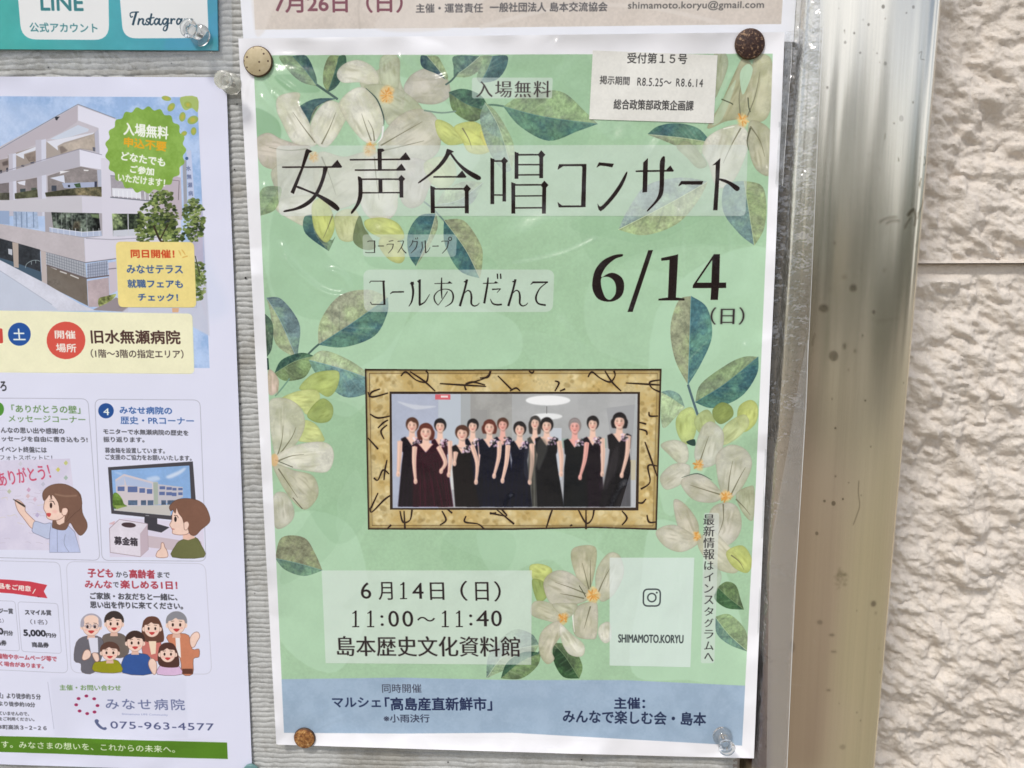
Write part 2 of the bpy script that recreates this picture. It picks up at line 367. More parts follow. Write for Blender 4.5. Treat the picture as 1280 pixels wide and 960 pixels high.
    C.poly([(925,92),(934,80),(941,86),(936,104),(928,118)], lt, .8, sm=5); C.poly([(898,136),(912,110),(920,100),(914,122),(902,150),(890,156)], lt, .4, sm=5)
    eye(928,150,9); C.line([(935,122),(936,134),(938,140)],1.4,(92,98,74)); C.line([(902,124),(914,129),(916,131)],1.4,(92,98,74)); C.line([(938,160),(934,176),(936,188)],[2.4,1.6,.6],(110,112,90)); C.line([(918,158),(904,161)],1.2,(240,240,230))
    half([(885,227),(830,258),(773,287)], [(850,222),(808,232),(785,262)], [(872,252),(846,280),(806,294)], (166,184,184), (186,198,160), .95)
    half([(930,226),(936,262),(943,307)], [(906,232),(904,264),(924,292)], [(952,232),(958,256),(955,286)], (130,158,162), (164,176,140), .95)
    half([(333,372),(350,400),(371,448)], [(338,392),(345,430)], [(352,374),(374,404),(373,436)], (176,184,158), (128,152,156))
    half([(331,392),(336,420),(334,446)], [(332,420)], [(341,405),(340,434)], (84,108,92), (92,116,104), vein=False)
    stem([(334,448),(335,462)], 3, (40,70,62))
    half([(398,431),(440,404),(485,372)], [(400,402),(424,370),(460,362)], [(430,434),(468,420),(484,392)], (176,182,158), (88,126,132))
    stem([(399,430),(392,436),(384,444)], 2.4)
    half([(343,467),(368,452),(393,445)], [(352,450),(376,441)], [(356,476),(380,472),(390,456)], (62,98,90), (124,142,108))
    stem([(362,473),(352,486),(344,495)], 1.8, (130,164,146))
    half([(386,450),(430,462),(476,479)], [(404,438),(440,452)], [(396,468),(430,496),(464,490)], (180,190,164), (118,152,156), .95)
    petal([(374,486),(390,468),(412,463),(424,466),(421,485),(410,496),(394,488)], (188,200,130))
    petal([(350,500),(372,489),(396,488),(399,502),(384,518),(374,508)], YL); petal([(392,506),(404,498),(415,506),(416,518),(410,527),(396,528),(384,520)], (172,186,118))
    petal([(379,526),(394,530),(404,545),(403,552),(376,552),(371,545)], YL, .9)
    petal([(336,462),(348,474),(346,490),(336,492)], (214,196,186))
    petal([(338,500),(358,498),(376,510),(381,532),(370,555),(348,574),(340,550),(337,520)], (206,206,190), veins=[[(346,572),(352,552),(354,532)],[(348,570),(364,548),(370,534)]])
    petal([(342,573),(365,558),(398,552),(414,558),(417,574),(408,590),(380,588),(352,582)], PK, veins=[[(348,576),(364,570),(380,568)]])
    petal([(342,580),(368,588),(390,594),(398,610),(395,625),(381,637),(365,625),(350,602)], (200,198,180), veins=[[(348,586),(360,604),(372,622)]])
    petal([(342,620),(358,617),(368,640),(361,655),(344,659)], (208,206,196)); C.line([(344,575),(366,584)], 1, (110,112,100)); C.line([(366,622),(378,636)], 1.2, (120,118,100)); C.ell(343,575,5,8,(230,190,140),.8,soft=1)
    half([(344,698),(372,704),(403,713)], [(352,672),(380,672),(394,692)], [(356,712),(380,720)], (158,162,134), (112,144,136))
    # right middle
    half([(860,481),(862,430),(864,370)], [(844,450),(838,410),(848,376)], [(876,455),(890,420),(884,385)], (172,178,150), (92,136,144))
    stem([(860,481),(866,500),(873,521)], 3, (96,120,126))
    half([(869,503),(906,480),(948,446)], [(876,480),(908,456),(930,446)], [(892,510),(926,496),(946,468)], (148,164,136), (72,116,124))
    half([(856,509),(840,498),(826,490)], [(850,494),(838,488)], [(844,522),(828,534)], (128,158,158), (186,196,170), .9, False)
    petal([(845,525),(853,513),(866,510),(871,530),(866,550),(856,555),(847,542)], (196,208,142)); petal([(868,524),(884,512),(894,528),(890,545),(874,541)], (190,202,150))
    petal([(924,508),(938,500),(947,508),(945,528),(930,540),(922,526)], YG); petal([(900,548),(908,530),(930,518),(936,532),(918,550),(904,556)], (204,212,166)); petal([(891,512),(902,503),(914,508),(916,520),(902,530),(893,524)], (156,170,104))
    C.poly([(858,552),(868,549),(869,557),(862,556)], (50,80,72), sm=4)
    petal([(826,556),(842,550),(858,556),(860,575),(850,580),(836,568)], (206,206,190), .95); petal([(826,594),(842,580),(862,582),(858,600),(836,612),(827,606)], (208,206,194), .95)
    petal([(871,552),(878,533),(890,527),(904,540),(903,562),(894,580),(876,584),(868,570)], (206,206,194), veins=[[(874,580),(880,562),(886,545)]])
    petal([(852,600),(874,592),(894,606),(903,620),(892,628),(870,626),(856,614)], (206,202,190), veins=[[(900,618),(880,612),(862,606)]]); C.line([(852,597),(872,592),(890,600)], [.5,1.5,.5], (110,124,112))
    petal([(896,590),(896,568),(913,556),(932,562),(940,580),(930,606),(914,622),(902,616)], (205,203,190), veins=[[(910,616),(912,596),(916,576)],[(914,618),(924,598),(932,584)]])
    petal([(888,638),(906,628),(922,634),(927,656),(920,674),(902,684),(884,672)], (207,203,192), veins=[[(904,630),(904,650),(898,668)]])
    petal([(920,618),(936,608),(943,612),(941,650),(928,640)], (190,192,170), veins=[[(920,624),(930,634),(938,644)]])
    petal([(842,626),(856,630),(872,652),(872,672),(862,678),(848,660)], (206,200,186)); petal([(820,664),(842,656),(866,668),(874,678),(852,690),(830,682)], (208,204,190)); petal([(872,676),(890,664),(908,680),(925,700),(920,716),(898,712),(880,696)], (210,208,190))
    for x, y, r in ((873,581,7),(908,621,8),(871,670,6)): eye(x, y, r)
    petal([(908,690),(928,682),(940,700),(934,716),(916,708)], YG, veins=[[(914,694),(924,702),(930,712)]])
    half([(930,762),(912,748),(897,734)], [(908,760),(893,748)], [(926,750),(920,732),(908,727)], (44,86,60), (104,126,92))
    half([(894,771),(912,794),(936,815)], [(896,792),(912,806)], [(912,768),(932,788)], (122,156,150), (158,178,142)); petal([(880,716),(893,706),(902,720),(894,742),(882,750)], (196,200,190), .6)
    # bottom middle flowers
    petal([(662,708),(676,705),(690,712),(684,727),(668,726)], YG); petal([(665,725),(680,728),(684,745),(672,752)], (160,176,110))
    half([(608,848),(634,816),(674,806)], [(612,816),(640,788),(664,792)], [(630,838),(660,826)], (138,164,152), (160,178,154)); half([(626,848),(650,828),(676,816)], [(634,828),(655,815)], [(652,848),(672,832)], (34,74,62), (112,134,98), vein=False); stem([(672,818),(678,808),(686,794)], 1.6)
    half([(724,848),(706,820),(691,804)], [(704,846),(692,826)], [(728,832),(716,808),(702,804)], (44,84,52), (104,128,92))
    petal([(714,690),(722,683),(740,682),(746,690),(743,716),(736,738),(726,732),(716,708)], (200,196,174), veins=[[(736,736),(732,720),(728,704)],[(738,734),(738,718),(738,700)]])
    petal([(680,736),(682,722),(697,713),(716,718),(736,738),(734,750),(712,757),(690,756)], (202,198,184), veins=[[(732,742),(712,734),(694,728)],[(730,748),(712,744),(700,742)]])
    petal([(745,736),(746,712),(760,692),(774,694),(780,716),(768,742),(752,752)], (204,202,186), veins=[[(748,740),(756,722),(764,708)]])
    petal([(722,758),(740,752),(747,758),(746,794),(738,799),(720,795),(716,778)], (202,198,182), veins=[[(738,758),(734,772),(730,786)]])
    petal([(750,782),(762,778),(764,798),(756,804),(748,794)], PK); eye(741,744,9)
    C.line([(724,732),(730,742),(732,746)],1,(90,92,70)); C.line([(718,756),(716,770),(718,790)],[1,1.4,.6],(240,240,232))
    petal([(668,752),(688,754),(704,768),(700,778),(684,776),(664,768)], (200,198,178)); petal([(674,798),(682,784),(700,776),(702,792),(690,812),(693,824),(684,830),(675,818)], (202,198,180)); petal([(700,780),(714,792),(730,806),(728,820),(712,818),(702,802)], PK); petal([(690,756),(706,754),(722,756),(714,770),(704,770)], (196,196,176))
    eye(704,773,7)

    # footer band
    C.poly([(349.5,849),(500,847),(640,850),(780,850),(940,857.5),(940,933),(640,916),(500,917),(355,916)], (164,184,208), .93, tex=.02, col2=(170,189,212))
    # crop everything to the printed rectangle
    full = np.zeros((C.H, C.W), np.float32); full[gy:gy+gm.shape[0], gx:gx+gm.shape[1]] = gm
    C.a[:] = C.a*full[..., None]+np.array((240,240,244), np.float32)/255*(1-full[..., None])

    # translucent text panels
    WP = (218, 226, 222)
    C.rrect([(345,182),(935,181),(932,270),(349,270)], 7, WP, .50)
    C.rrect([(590,97),(691,97),(690,123),(590,123)], 3, WP, .55)
    C.rrect([(453,293),(571,293),(570,321),(454,321)], 5, WP, .45)
    C.rrect([(454,337),(693,337),(691,390),(455,390)], 10, WP, .52)
    C.poly([(402,713),(665,713),(664,831),(407,829)], (224,232,228), .62)
    C.rrect([(762,697),(868,697),(863,834),(762,832)], 1, (226,236,234), .70)
    C.rrect([(880,641),(899,641),(893,829),(876,829)], 3, WP, .55)

    # --- title, drawn stroke by stroke
    def H(x0, y0, x1, y1, w, ser=0):           # horizontal hairline with a triangular end
        C.line([(x0, y0), (x1, y1)], w, INK, sm=0)
        if ser: C.poly([(x1-ser*1.15, y1-w/2), (x1-ser*.45, y1-ser*.85), (x1+ser*.12, y1-w*.1), (x1, y1+w/2), (x1-ser, y1+w/2)], INK)
    def Vv(x0, y0, x1, y1, w, tick=0, shoulder=0):
        C.poly([(x0-w/2, y0), (x0+w/2, y0), (x1+w/2, y1), (x1-w/2, y1)], INK)
        if tick: C.poly([(x0-w/2, y0-tick*.5), (x0+w/2, y0+tick*.2), (x0+w/2+tick*.3, y0+tick*.5), (x0-w/2, y0+tick)], INK)
        if shoulder: C.poly([(x0-w/2-shoulder*.4, y0+w*.1), (x0, y0-shoulder), (x0+w/2+shoulder*.55, y0+shoulder*.1), (x0+w/2, y0+shoulder*.7), (x0-w/2, y0+shoulder*.7)], INK)
    C.v(340,180,9.143)
    C.poly([(385,70),(400,55),(462,82),(425,105),(250,572),(212,552),(330,280)], INK)
    H(118,265,790,262,17,95)
    C.poly(smooth([(590,262),(636,262),(622,330),(585,450),(530,570),(450,670),(330,740),(150,778),(145,758),(260,730),(370,675),(470,590),(535,470),(575,350)],4), INK)
    C.poly(smooth([(300,480),(420,530),(540,575),(700,660),(770,730),(755,762),(730,755),(620,675),(500,590),(380,535),(285,500)],4), INK)
    C.v(430,180,9.143)
    C.poly([(383,55),(440,52),(464,70),(450,85),(430,92),(432,300),(388,300)], INK)
    H(68,180,748,175,17,95); H(125,298,695,296,17,85)
    C.poly(smooth([(160,370),(205,395),(210,450),(212,540),(205,620),(170,700),(95,795),(80,775),(130,700),(160,610),(166,520),(164,440)],3), INK)
    H(200,402,660,402,17); H(205,558,650,556,15); Vv(415,402,418,558,44); Vv(655,395,657,612,42,0,42)
    C.v(520,180,9.143)
    C.poly(smooth([(350,65),(368,58),(432,88),(395,110),(330,210),(230,310),(50,440),(33,430),(160,330),(260,230),(330,130)],3), INK)
    C.poly(smooth([(385,108),(410,108),(480,200),(590,290),(738,374),(705,412),(570,330),(460,215)],3), INK)
    H(200,376,566,376,17,85)
    Vv(188,490,193,790,46,28); H(200,513,580,513,17); H(205,724,570,722,15); Vv(580,508,581,792,44,0,46)
    C.v(600,180,9.143)
    Vv(140,170,141,686,42,26); H(160,195,260,195,16); H(160,583,260,583,15); Vv(276,190,277,656,40,0,42)
    Vv(417,100,417,398,42,26); H(430,124,690,122,17); H(430,237,690,236,15); H(430,354,690,352,15); Vv(700,118,699,390,42,0,46)
    Vv(380,448,381,795,44,26); H(400,468,730,467,17); H(400,595,720,592,15); H(400,731,720,729,15); Vv(735,465,730,795,44,0,46)
    C.poly([(905,232),(1216,228),(1206,720),(1155,722),(1170,265),(1160,252),(950,254),(888,294),(893,262)], INK)
    C.poly([(887,664),(935,702),(1160,703),(1160,722),(900,724)], INK)
    C.v(680,180,9.143)
    C.poly([(628,210),(798,226),(780,266),(700,252),(640,246),(600,270)], INK)
    C.poly(smooth([(935,328),(952,336),(900,470),(790,630),(648,768),(612,680),(650,715),(760,600),(860,460)],3), INK)
    H(1050,312,1300,308,17)
    C.poly([(1138,212),(1186,162),(1176,548),(1126,553)], INK)
    C.v(800,180,9.143)
    H(0,309,378,306,16,70)
    C.poly([(38,212),(90,162),(80,548),(28,553)], INK)
    C.poly(smooth([(230,195),(284,145),(276,330),(270,520),(235,620),(100,760),(85,752),(180,640),(218,540),(226,400)],3), INK)
    C.poly([(470,424),(724,424),(706,464),(480,462),(440,484),(445,465)], INK)
    C.poly([(828,244),(918,162),(905,400),(885,756),(836,756),(862,400),(866,236)], INK)
    C.poly(smooth([(905,394),(980,408),(1070,450),(1140,500),(1102,538),(1010,460),(905,412)],3), INK)

    # --- コーラスグループ / コールあんだんて
    C.v(450,290,9.143); T = (40,34,33)
    def S(p, w, col=T, sm=5): C.line(p, w, col, sm=sm)
    S([(85,112),(100,104),(168,102)],7,sm=0); S([(168,100),(166,236)],11); S([(60,232),(80,236),(170,236)],6,sm=0)
    S([(205,160),(272,160)],9); S([(305,148),(320,138),(385,138)],6,sm=0); S([(330,106),(380,98)],7); S([(380,138),(368,190),(322,244)],[9,8,4])
    S([(430,110),(445,104),(500,102)],6,sm=0); S([(498,102),(480,160),(430,240)],[8,9,4]); S([(470,175),(500,215),(528,242)],[5,9,12])
    S([(605,92),(590,140),(562,175)],[8,7,4]); S([(600,112),(655,108)],6); S([(655,108),(640,180),(580,244)],[10,9,4]); S([(636,66),(640,84)],7); S([(655,62),(660,80)],7)
    S([(708,112),(712,180),(690,240)],[9,9,4]); S([(745,98),(750,238)],12); S([(750,240),(780,215),(802,175)],[9,6,3]); S([(828,162),(898,160)],9)
    S([(930,112),(945,104),(1010,104)],6,sm=0); S([(1010,104),(995,180),(938,246)],[10,9,4])
    t = np.linspace(0,2*np.pi,14); S(np.c_[1030+18*np.cos(t),78+20*np.sin(t)],7)
    S([(110,582),(122,562),(285,562)],9,sm=0); S([(268,558),(280,828)],24); S([(120,800),(132,826),(290,828)],9,sm=0)
    S([(346,706),(372,686),(500,684)],[8,16,16],sm=0); S([(590,572),(608,680),(592,790),(558,850)],[26,24,18,5]); C.poly([(568,592),(612,566),(618,600),(590,604)],T)
    S([(682,545),(682,828)],24); C.poly([(652,560),(696,540),(692,590),(668,580)],T); S([(676,836),(740,800),(796,712)],[22,12,5])
    S([(852,590),(1050,585)],8); C.poly([(1000,582),(1022,562),(1056,588)],T); S([(934,522),(930,640),(936,760)],[10,20,8]); S([(1000,680),(950,760),(893,838)],[10,7,6])
    S([(893,838),(856,790),(850,730),(900,672),(980,652),(1045,676),(1066,740),(1045,810),(970,858)],[6,14,14,8,8,14,20,14,3])
    def nn(ox, oy, k):
        q = lambda L: [(ox+x*k, oy+y*k) for x, y in L]
        S(q([(80,0),(55,110),(0,300)]),[26*k,22*k,26*k]); C.poly(q([(40,25),(92,-4),(84,40)]),T)
        S(q([(48,160),(85,125),(120,140),(132,200),(130,270),(160,300),(200,290),(222,265)]),[6*k,12*k,16*k,22*k,20*k,14*k,10*k,5*k])
    nn(1142,545,1.0)
    C.v(560,330,9.143); nn(690,178,1.0)
    S([(400,222),(560,218)],9); C.poly([(525,214),(545,196),(578,220)],T); S([(458,155),(450,240),(414,448)],[12,22,24]); S([(505,290),(600,284)],[16,10],sm=0); S([(600,284),(560,328)],[10,5],sm=0)
    S([(484,400),(510,450),(560,466),(614,462)],[6,16,18,20]); S([(564,112),(568,168)],15,sm=0); S([(600,112),(604,168)],15,sm=0)
    S([(945,235),(970,210),(1140,208)],[6,20,18],sm=0); S([(1140,204),(1050,280),(1005,380),(1030,450),(1115,470)],[8,12,22,18,20])
    # --- 6/14
    C.v(730,300,6.095)
    C.poly(smooth([(290,108),(292,124),(240,142),(180,190),(145,240),(132,285),(190,254),(240,255),(290,290),(306,350),(290,420),(240,460),(180,470),(110,450),(70,390),(64,320),(85,230),(140,160),(220,118)],3), INK)
    bgp = (172,208,176)
    C.poly(smooth([(132,290),(160,280),(195,284),(228,310),(244,355),(240,410),(215,445),(190,456),(160,435),(138,380),(128,330)],3), bgp, tex=.03)
    C.poly([(490,78),(525,78),(370,548),(332,548)], INK)
    C.poly([(588,138),(700,114),(717,108),(700,438),(766,446),(766,460),(566,460),(568,448),(640,438),(652,152),(590,158)], INK)
    C.poly([(990,108),(1036,108),(1030,325),(1083,324),(1083,365),(1026,366),(1020,456),(964,456),(970,366),(828,366),(830,345)], INK)
    C.poly([(978,150),(970,325),(858,326)], bgp, tex=.03)
    C.v()
    C.text('（日）', 888,930,384,406, (60,52,52), 0, minch=.5, shadow=(3,.35))
    C.text('入場無料', 595,688,101,122, (66,56,54), 0, minch=.55, gap=1.15)
    tc = (36,24,26)
    def one(x, yt, yb):                        # a 1 with flag and foot serifs
        C.line([(x, yt), (x, yb)], 2.3, tc, sm=0); C.line([(x-4, yt+3.2), (x-2, yt+2.4), (x+.3, yt+.2)], [1, 1.4, 1.8], tc, sm=0); C.line([(x-4.3, yb-.2), (x+4.3, yb-.2)], 1.2, tc, sm=0)
    v6 = lambda q: 300+q/3.4286
    for ch, a_, b_, yt, yb in (('6',520,563,728,748.5),('月',595,655,727.5,750),('4',740,787,728.5,748.5),('日',816,876,728,750),('（',946,976,726,751),('日',1010,1066,727.5,751),('）',1090,1118,726.5,752)):
        C.text(ch, v6(a_), v6(b_), yt, yb, tc, 0, minch=.35)
    one(v6(701), 728, 748.5)
    for ch, a_, b_, yt, yb in ((':',604,616,769,782.5),('0',638,682,763.5,783.5),('0',698,743,763.5,783.5),('〜',760,836,771,777),(':',984,996,768,782),('4',1014,1066,763,783),('0',1078,1122,763,783)):
        C.text(ch, v6(a_), v6(b_), yt, yb, tc, 0, minch=.35)
    for q in (496,560,880,940): one(v6(q), 763.5, 783.5)
    C.text('島本歴史文化資料館', 422,650,795,820, tc, 1, minch=.5, bold=.3)
    C.text('同時開催', 478,527,855,866, (70,74,92), 0, bold=.1)
    C.text('マルシェ', 416,476,872,884, (38,54,92), 0, bold=.7)
    C.text('「高島産直新鮮市」', 482,615,872,888, (30,46,88), 0, bold=.9)
    C.text('※小雨決行', 480,537,893,903, (54,60,84), 0, bold=.3)
    C.text('主催：', 768,806,872,886, (30,46,86), 0, bold=.9)
    C.text('みんなで楽しむ会・島本', 704,882,887,903, (34,50,86), 4, bold=.8)
    C.text('SHIMAMOTO.KORYU', 773,854,793,803, (62,70,72), 1, bold=.5)
    C.vtext('最新情報はインスタグラムへ', 886, 643, 829, 14, (48,46,48), minch=.3)
    # round-cornered camera mark
    C.frame([(804.5,736.5),(825.5,736.5),(825,757.5),(804,757.5)], 6, 1.9, (80,88,90)); 
    t = np.linspace(0,2*np.pi,20); C.line(np.c_[814.8+5.2*np.cos(t),747+5.2*np.sin(t)],1.8,(80,88,90),sm=0); C.ell(821,740.8,1.2,1.2,(80,88,90))

    # --- gold frame and group picture
    FO = [(456,461),(560,462),(640,461.5),(827,461),(824,560),(821,662.5),(740,660),(640,662.5),(460,662)]
    C.poly(FO, (58,40,24))
    FI = [(458,463.4),(825,463.2),(819.4,660.5),(740,658.4),(640,660.4),(461.8,660.2)]
    C.poly(FI, (216,198,146), col2=(186,164,110), tex=.12, edge=.5)
    C.poly([(461.5,466.5),(822,466.5),(816.5,657.5),(740,656),(640,657.5),(465,657)], (228,211,162), col2=(192,170,116), tex=.16, edge=.35)
    rs = np.random.RandomState(3)
    for k in range(260):
        t = rs.rand(); sd_ = rs.randint(4); x, y = ((464+t*354, rs.uniform(466,488)), (464+t*354, rs.uniform(640,656)), (rs.uniform(465,486), 466+t*190), (rs.uniform(801,818), 466+t*190))[sd_]
        C.ell(x, y, rs.uniform(1,5), rs.uniform(1,3.5), ((142,120,70),(244,232,192),(172,146,88),(236,220,170))[k % 4], .4, rs.uniform(0,3), soft=1)
    C.line([(461.5,466.5),(822,466.5),(816.5,657.5),(465,657),(461.5,466.5)], 1.0, (110,84,46), .7, sm=0)
    sk = (48,32,20)
    for x0, y0, L in ((300,440,[[(805,120),(830,100),(880,140),(930,150),(940,110),(930,95)],[(850,98),(920,145),(975,195)],[(1000,158),(1110,165),(1230,172)],[(1225,165),(1160,150),(1125,165),(1130,190)],[(1250,95),(1240,120),(1200,140),(1130,160)],[(645,225),(660,200),(700,185)],[(640,200),(660,225),(740,205)],[(650,310),(690,330),(750,320)],[(740,340),(715,355),(690,380)],[(735,365),(705,395),(720,435)],[(640,430),(690,485)],[(735,540),(725,590),(720,640)],[(745,610),(715,590),(690,640),(670,630)],[(690,705),(655,780)],[(755,715),(720,740),(660,800),(650,780)],[(800,795),(815,850),(850,840),(860,790)],[(820,795),(825,885)],[(1010,795),(1030,840),(1000,865)],[(1030,780),(1060,805)],[(1130,820),(1125,850),(1190,860),(1220,885)],[(735,885),(755,865)],[(1250,810),(1280,805)]]),
                      (600,440,[[(0,130),(40,125),(55,95)],[(90,120),(160,190)],[(150,195),(180,180),(200,195)],[(245,95),(260,105),(270,95)],[(375,145),(395,155),(375,195)],[(400,195),(425,185)],[(540,125),(560,100),(600,130),(650,150),(675,120),(670,95)],[(625,95),(660,150),(705,195)],[(730,155),(850,162),(900,165)],[(900,140),(850,150),(860,180),(900,200)],[(845,300),(850,320),(890,320)],[(790,350),(830,360)],[(795,385),(830,395),(835,415)],[(825,450),(850,520),(885,620)],[(885,570),(840,570),(850,650),(805,685)],[(830,735),(810,755),(775,750)],[(710,795),(735,830),(710,865)],[(835,815),(845,850),(880,850)],[(450,870),(460,865)],[(490,785),(530,855),(560,835),(570,790)],[(530,790),(530,885)],[(365,780),(350,820),(330,885)],[(100,780),(120,800),(130,820),(50,805)],[(80,785),(170,860)]])):
        C.v(x0, y0, 4)
        for p in L: C.line(p, [6+5*(i % 2) for i in range(len(p))], (120,92,50), .5, soft=1); C.line(p, [5+4*(i % 2) for i in range(len(p))], sk)
    C.v()
    C.poly([(487,489.5),(800,490),(798,638),(487.5,637)], (62,46,34))
    PH = [(489.5,492.5),(797,492.5),(794.5,634.5),(491,635)]
    C.poly(PH, (176,178,182), tex=.04)
    C.poly([(489.5,492.5),(548,492.5),(548,635),(491,635)], (172,180,200), tex=.04); C.poly([(548,492.5),(576,492.5),(576,612),(548,612)], (186,196,206)); C.poly([(576,492.5),(588,492.5),(588,600),(576,600)], (166,172,174)); C.poly([(588,492.5),(640,492.5),(640,560),(588,560)], (168,168,164), col2=(154,154,150)); C.poly([(588,512),(609,512),(609,560),(590,560)], (150,150,148)); C.poly([(640,492.5),(797,492.5),(795,560),(640,560)], (176,178,178), col2=(168,170,170))
    C.poly([(758,510),(797,505),(795,620),(780,620),(765,560)], (160,162,164)); C.poly([(700,548),(758,548),(758,560),(700,560)], (150,170,160)); C.poly([(786,575),(795,575),(794,600),(786,600)], (196,178,130)); C.poly([(786,600),(794.5,600),(794.5,634),(780,634)], (186,188,192))
    C.line([(497,502),(520,509),(545,508)], [1,6,1], (214,218,226), .7, soft=1); C.poly([(544,493),(563,493),(563,499.5),(544,499.5)], (214,88,98)); C.poly([(551,494.5),(560,494.5),(560,497),(551,497)], (240,220,220))
    C.ell(685,500.5,28,6.3,(238,240,240),soft=1); C.ell(684,520.5,19,4,(232,234,234),soft=1); C.line([(683.5,508),(683.5,517)],.8,(90,90,90),sm=0); C.poly([(685,535),(702,535),(702,600),(690,600)], (198,204,212)); C.poly([(564,560),(570,560),(569,612),(563,612)], (214,216,214))
    C.poly(PH, (255,255,255), .16)
    def lady(hx, hy, rx, ry, hair, dress, sh, sy, wl, wr, yl, skin=(243,208,190), bob=1.0, arms=(), corsage=True, grey=None):
        """hx..ry head ellipse; sh half shoulder width; sy shoulder y; wl, wr hem x"""
        B = 890; rx, ry, sh = rx*1.06, ry*1.05, sh*1.14; rs = np.random.RandomState(int(hx*3+hy)); sd = tuple(int(v*.78) for v in skin); li = tuple(min(252, int(v*1.07)) for v in skin)
        hl = tuple(min(255, int(v*1.5+14)) for v in hair); tilt = rs.uniform(-.08, .08)
        for a_ in arms[:1]:
            C.line(a_, [34]+[27]*(len(a_)-2)+[17], sd, sm=5)
        C.ell(hx+2, hy-ry*.14, rx*1.2, ry*1.06, hair, rot=tilt, soft=.7)
        if bob > 1: C.poly([(hx-rx*1.2,hy-ry*.3),(hx+rx*1.22,hy-ry*.3),(hx+rx*1.28,hy+ry*.7*bob),(hx+rx*.7,hy+ry*.85*bob),(hx-rx*.7,hy+ry*.82*bob),(hx-rx*1.26,hy+ry*.68*bob)], hair, sm=5, soft=.7)
        C.poly([(hx-rx*.45,hy+ry*.6),(hx+rx*.45,hy+ry*.6),(hx+rx*.6,sy-6),(hx+sh*.85,sy+8),(hx,sy+62),(hx-sh*.85,sy+8),(hx-rx*.6,sy-6)], skin, soft=.7)
        C.poly([(hx-rx*.45,hy+ry*.66),(hx+rx*.5,hy+ry*.66),(hx+rx*.4,hy+ry*1.15),(hx-rx*.2,hy+ry*1.05)], sd, .8, sm=3, soft=1)
        C.poly([(hx-sh,sy+10),(hx-sh*.62,sy-5),(hx-sh*.42,sy+14),(hx,sy+66),(hx+sh*.44,sy+14),(hx+sh*.64,sy-5),(hx+sh,sy+10),(hx+sh*.9,sy+110),(hx+sh*.8,yl-60),(hx+sh*.95,yl+40),(wr,B),(wl,B),(hx-sh*.95,yl+40),(hx-sh*.8,yl-60),(hx-sh*.9,sy+110)], dress, col2=tuple(int(v*.72) for v in dress), tex=.25, soft=.7)
        for k in range(9):           # folds of the skirt
            u = (k+rs.uniform(.1,.9))/9; x0 = hx-sh*.7+u*sh*1.4; x1 = wl+(wr-wl)*(.04+.92*u)
            C.line([(x0,sy+130+rs.uniform(0,60)),((x0+x1)/2+rs.uniform(-4,4),(sy+B)/2+60),(x1,B-4)], [3,7,9], tuple(int(v*(1.6 if k % 2 else .4)+(8 if k % 2 else 0)) for v in dress), .40, soft=1.2)
        C.line([(hx-sh*.7,yl-120),(hx,yl-108),(hx+sh*.7,yl-120)], 4, tuple(int(v*1.5) for v in dress), .35, soft=1)
        C.ell(hx, hy+ry*.06, rx*.86, ry*.9, skin, rot=tilt, soft=.6)
        C.ell(hx+rx*.5, hy+ry*.2, rx*.34, ry*.6, sd, .45, soft=1.6); C.ell(hx-rx*.22, hy-ry*.2, rx*.4, ry*.24, li, .8, soft=1.6); C.ell(hx-rx*.05, hy+ry*.22, rx*.12, ry*.24, li, .9, soft=1)
        for sx in (-1, 1): C.ell(hx+sx*rx*.42, hy+ry*.26, rx*.22, ry*.17, (222,150,138), .45, soft=1.4)
        C.poly([(hx-rx*.98,hy+ry*.12),(hx-rx*.95,hy-ry*.75),(hx-rx*.2,hy-ry*1.08),(hx+rx*.6,hy-ry*.98),(hx+rx*1.0,hy+ry*.1),(hx+rx*.76,hy-ry*.34),(hx+rx*.25,hy-ry*rs.uniform(.42,.58)),(hx-rx*.2,hy-ry*rs.uniform(.5,.66)),(hx-rx*.66,hy-ry*.38)], hair, sm=4, soft=.6)
        for k in range(7): a0 = -2.6+k*.34; C.line([(hx+rx*.2*math.cos(a0),hy-ry*.95),(hx+rx*.8*math.cos(a0),hy-ry*.75),(hx+rx*1.1*math.cos(a0),hy-ry*.2)], 2.5, hl, .35, soft=.8)
        for sx in (-1, 1):
            C.ell(hx+sx*rx*.36, hy-ry*.02, rx*.17, ry*.06, (96,66,58), .75, soft=.8); C.line([(hx+sx*rx*.56,hy-ry*.17),(hx+sx*rx*.2,hy-ry*.2)], ry*.06, (96,66,56), .6, sm=0, soft=.7)
        C.line([(hx-rx*.12,hy+ry*.3),(hx+rx*.14,hy+ry*.31)], ry*.07, (178,120,104), .7, sm=0, soft=.8); C.line([(hx-rx*.27,hy+ry*.5),(hx,hy+ry*.56),(hx+rx*.27,hy+ry*.5)], [3,7,3], (182,84,86), .9, soft=.6)
        for a_ in arms:
            C.line(a_, [40]+[32]*(len(a_)-2)+[19], skin, sm=5, soft=.6); C.line([(x+6,y) for x, y in a_], [9]*len(a_), sd, .5, sm=5, soft=1.2)
            C.ell(a_[-1][0], a_[-1][1]+6, 15, 21, skin, soft=.6); C.ell(a_[-1][0]+5, a_[-1][1]+12, 8, 12, sd, .5, soft=1)
        if corsage:
            for k in range(20): C.ell(hx+sh*.45+rs.uniform(-28,28), sy+28+rs.uniform(-24,26), 8, 7, ((232,208,224),(206,172,198),(242,232,240),(60,60,58))[k % 4], .85, rs.uniform(0,3), soft=.6)
    D1, D2, D3 = (28,12,30), (62,10,34), (5,10,40)
    hb, hd, hr = (92,62,50), (36,32,34), (106,58,48)
    C.v(485,485,6)
    lady(390,285,36,46,hd,D2,56,385,375,490,560,arms=[[(462,400),(470,520),(455,645)]])
    lady(635,285,34,44,hd,D3,56,380,590,700,560,arms=[[(690,400),(694,520),(690,560)]])
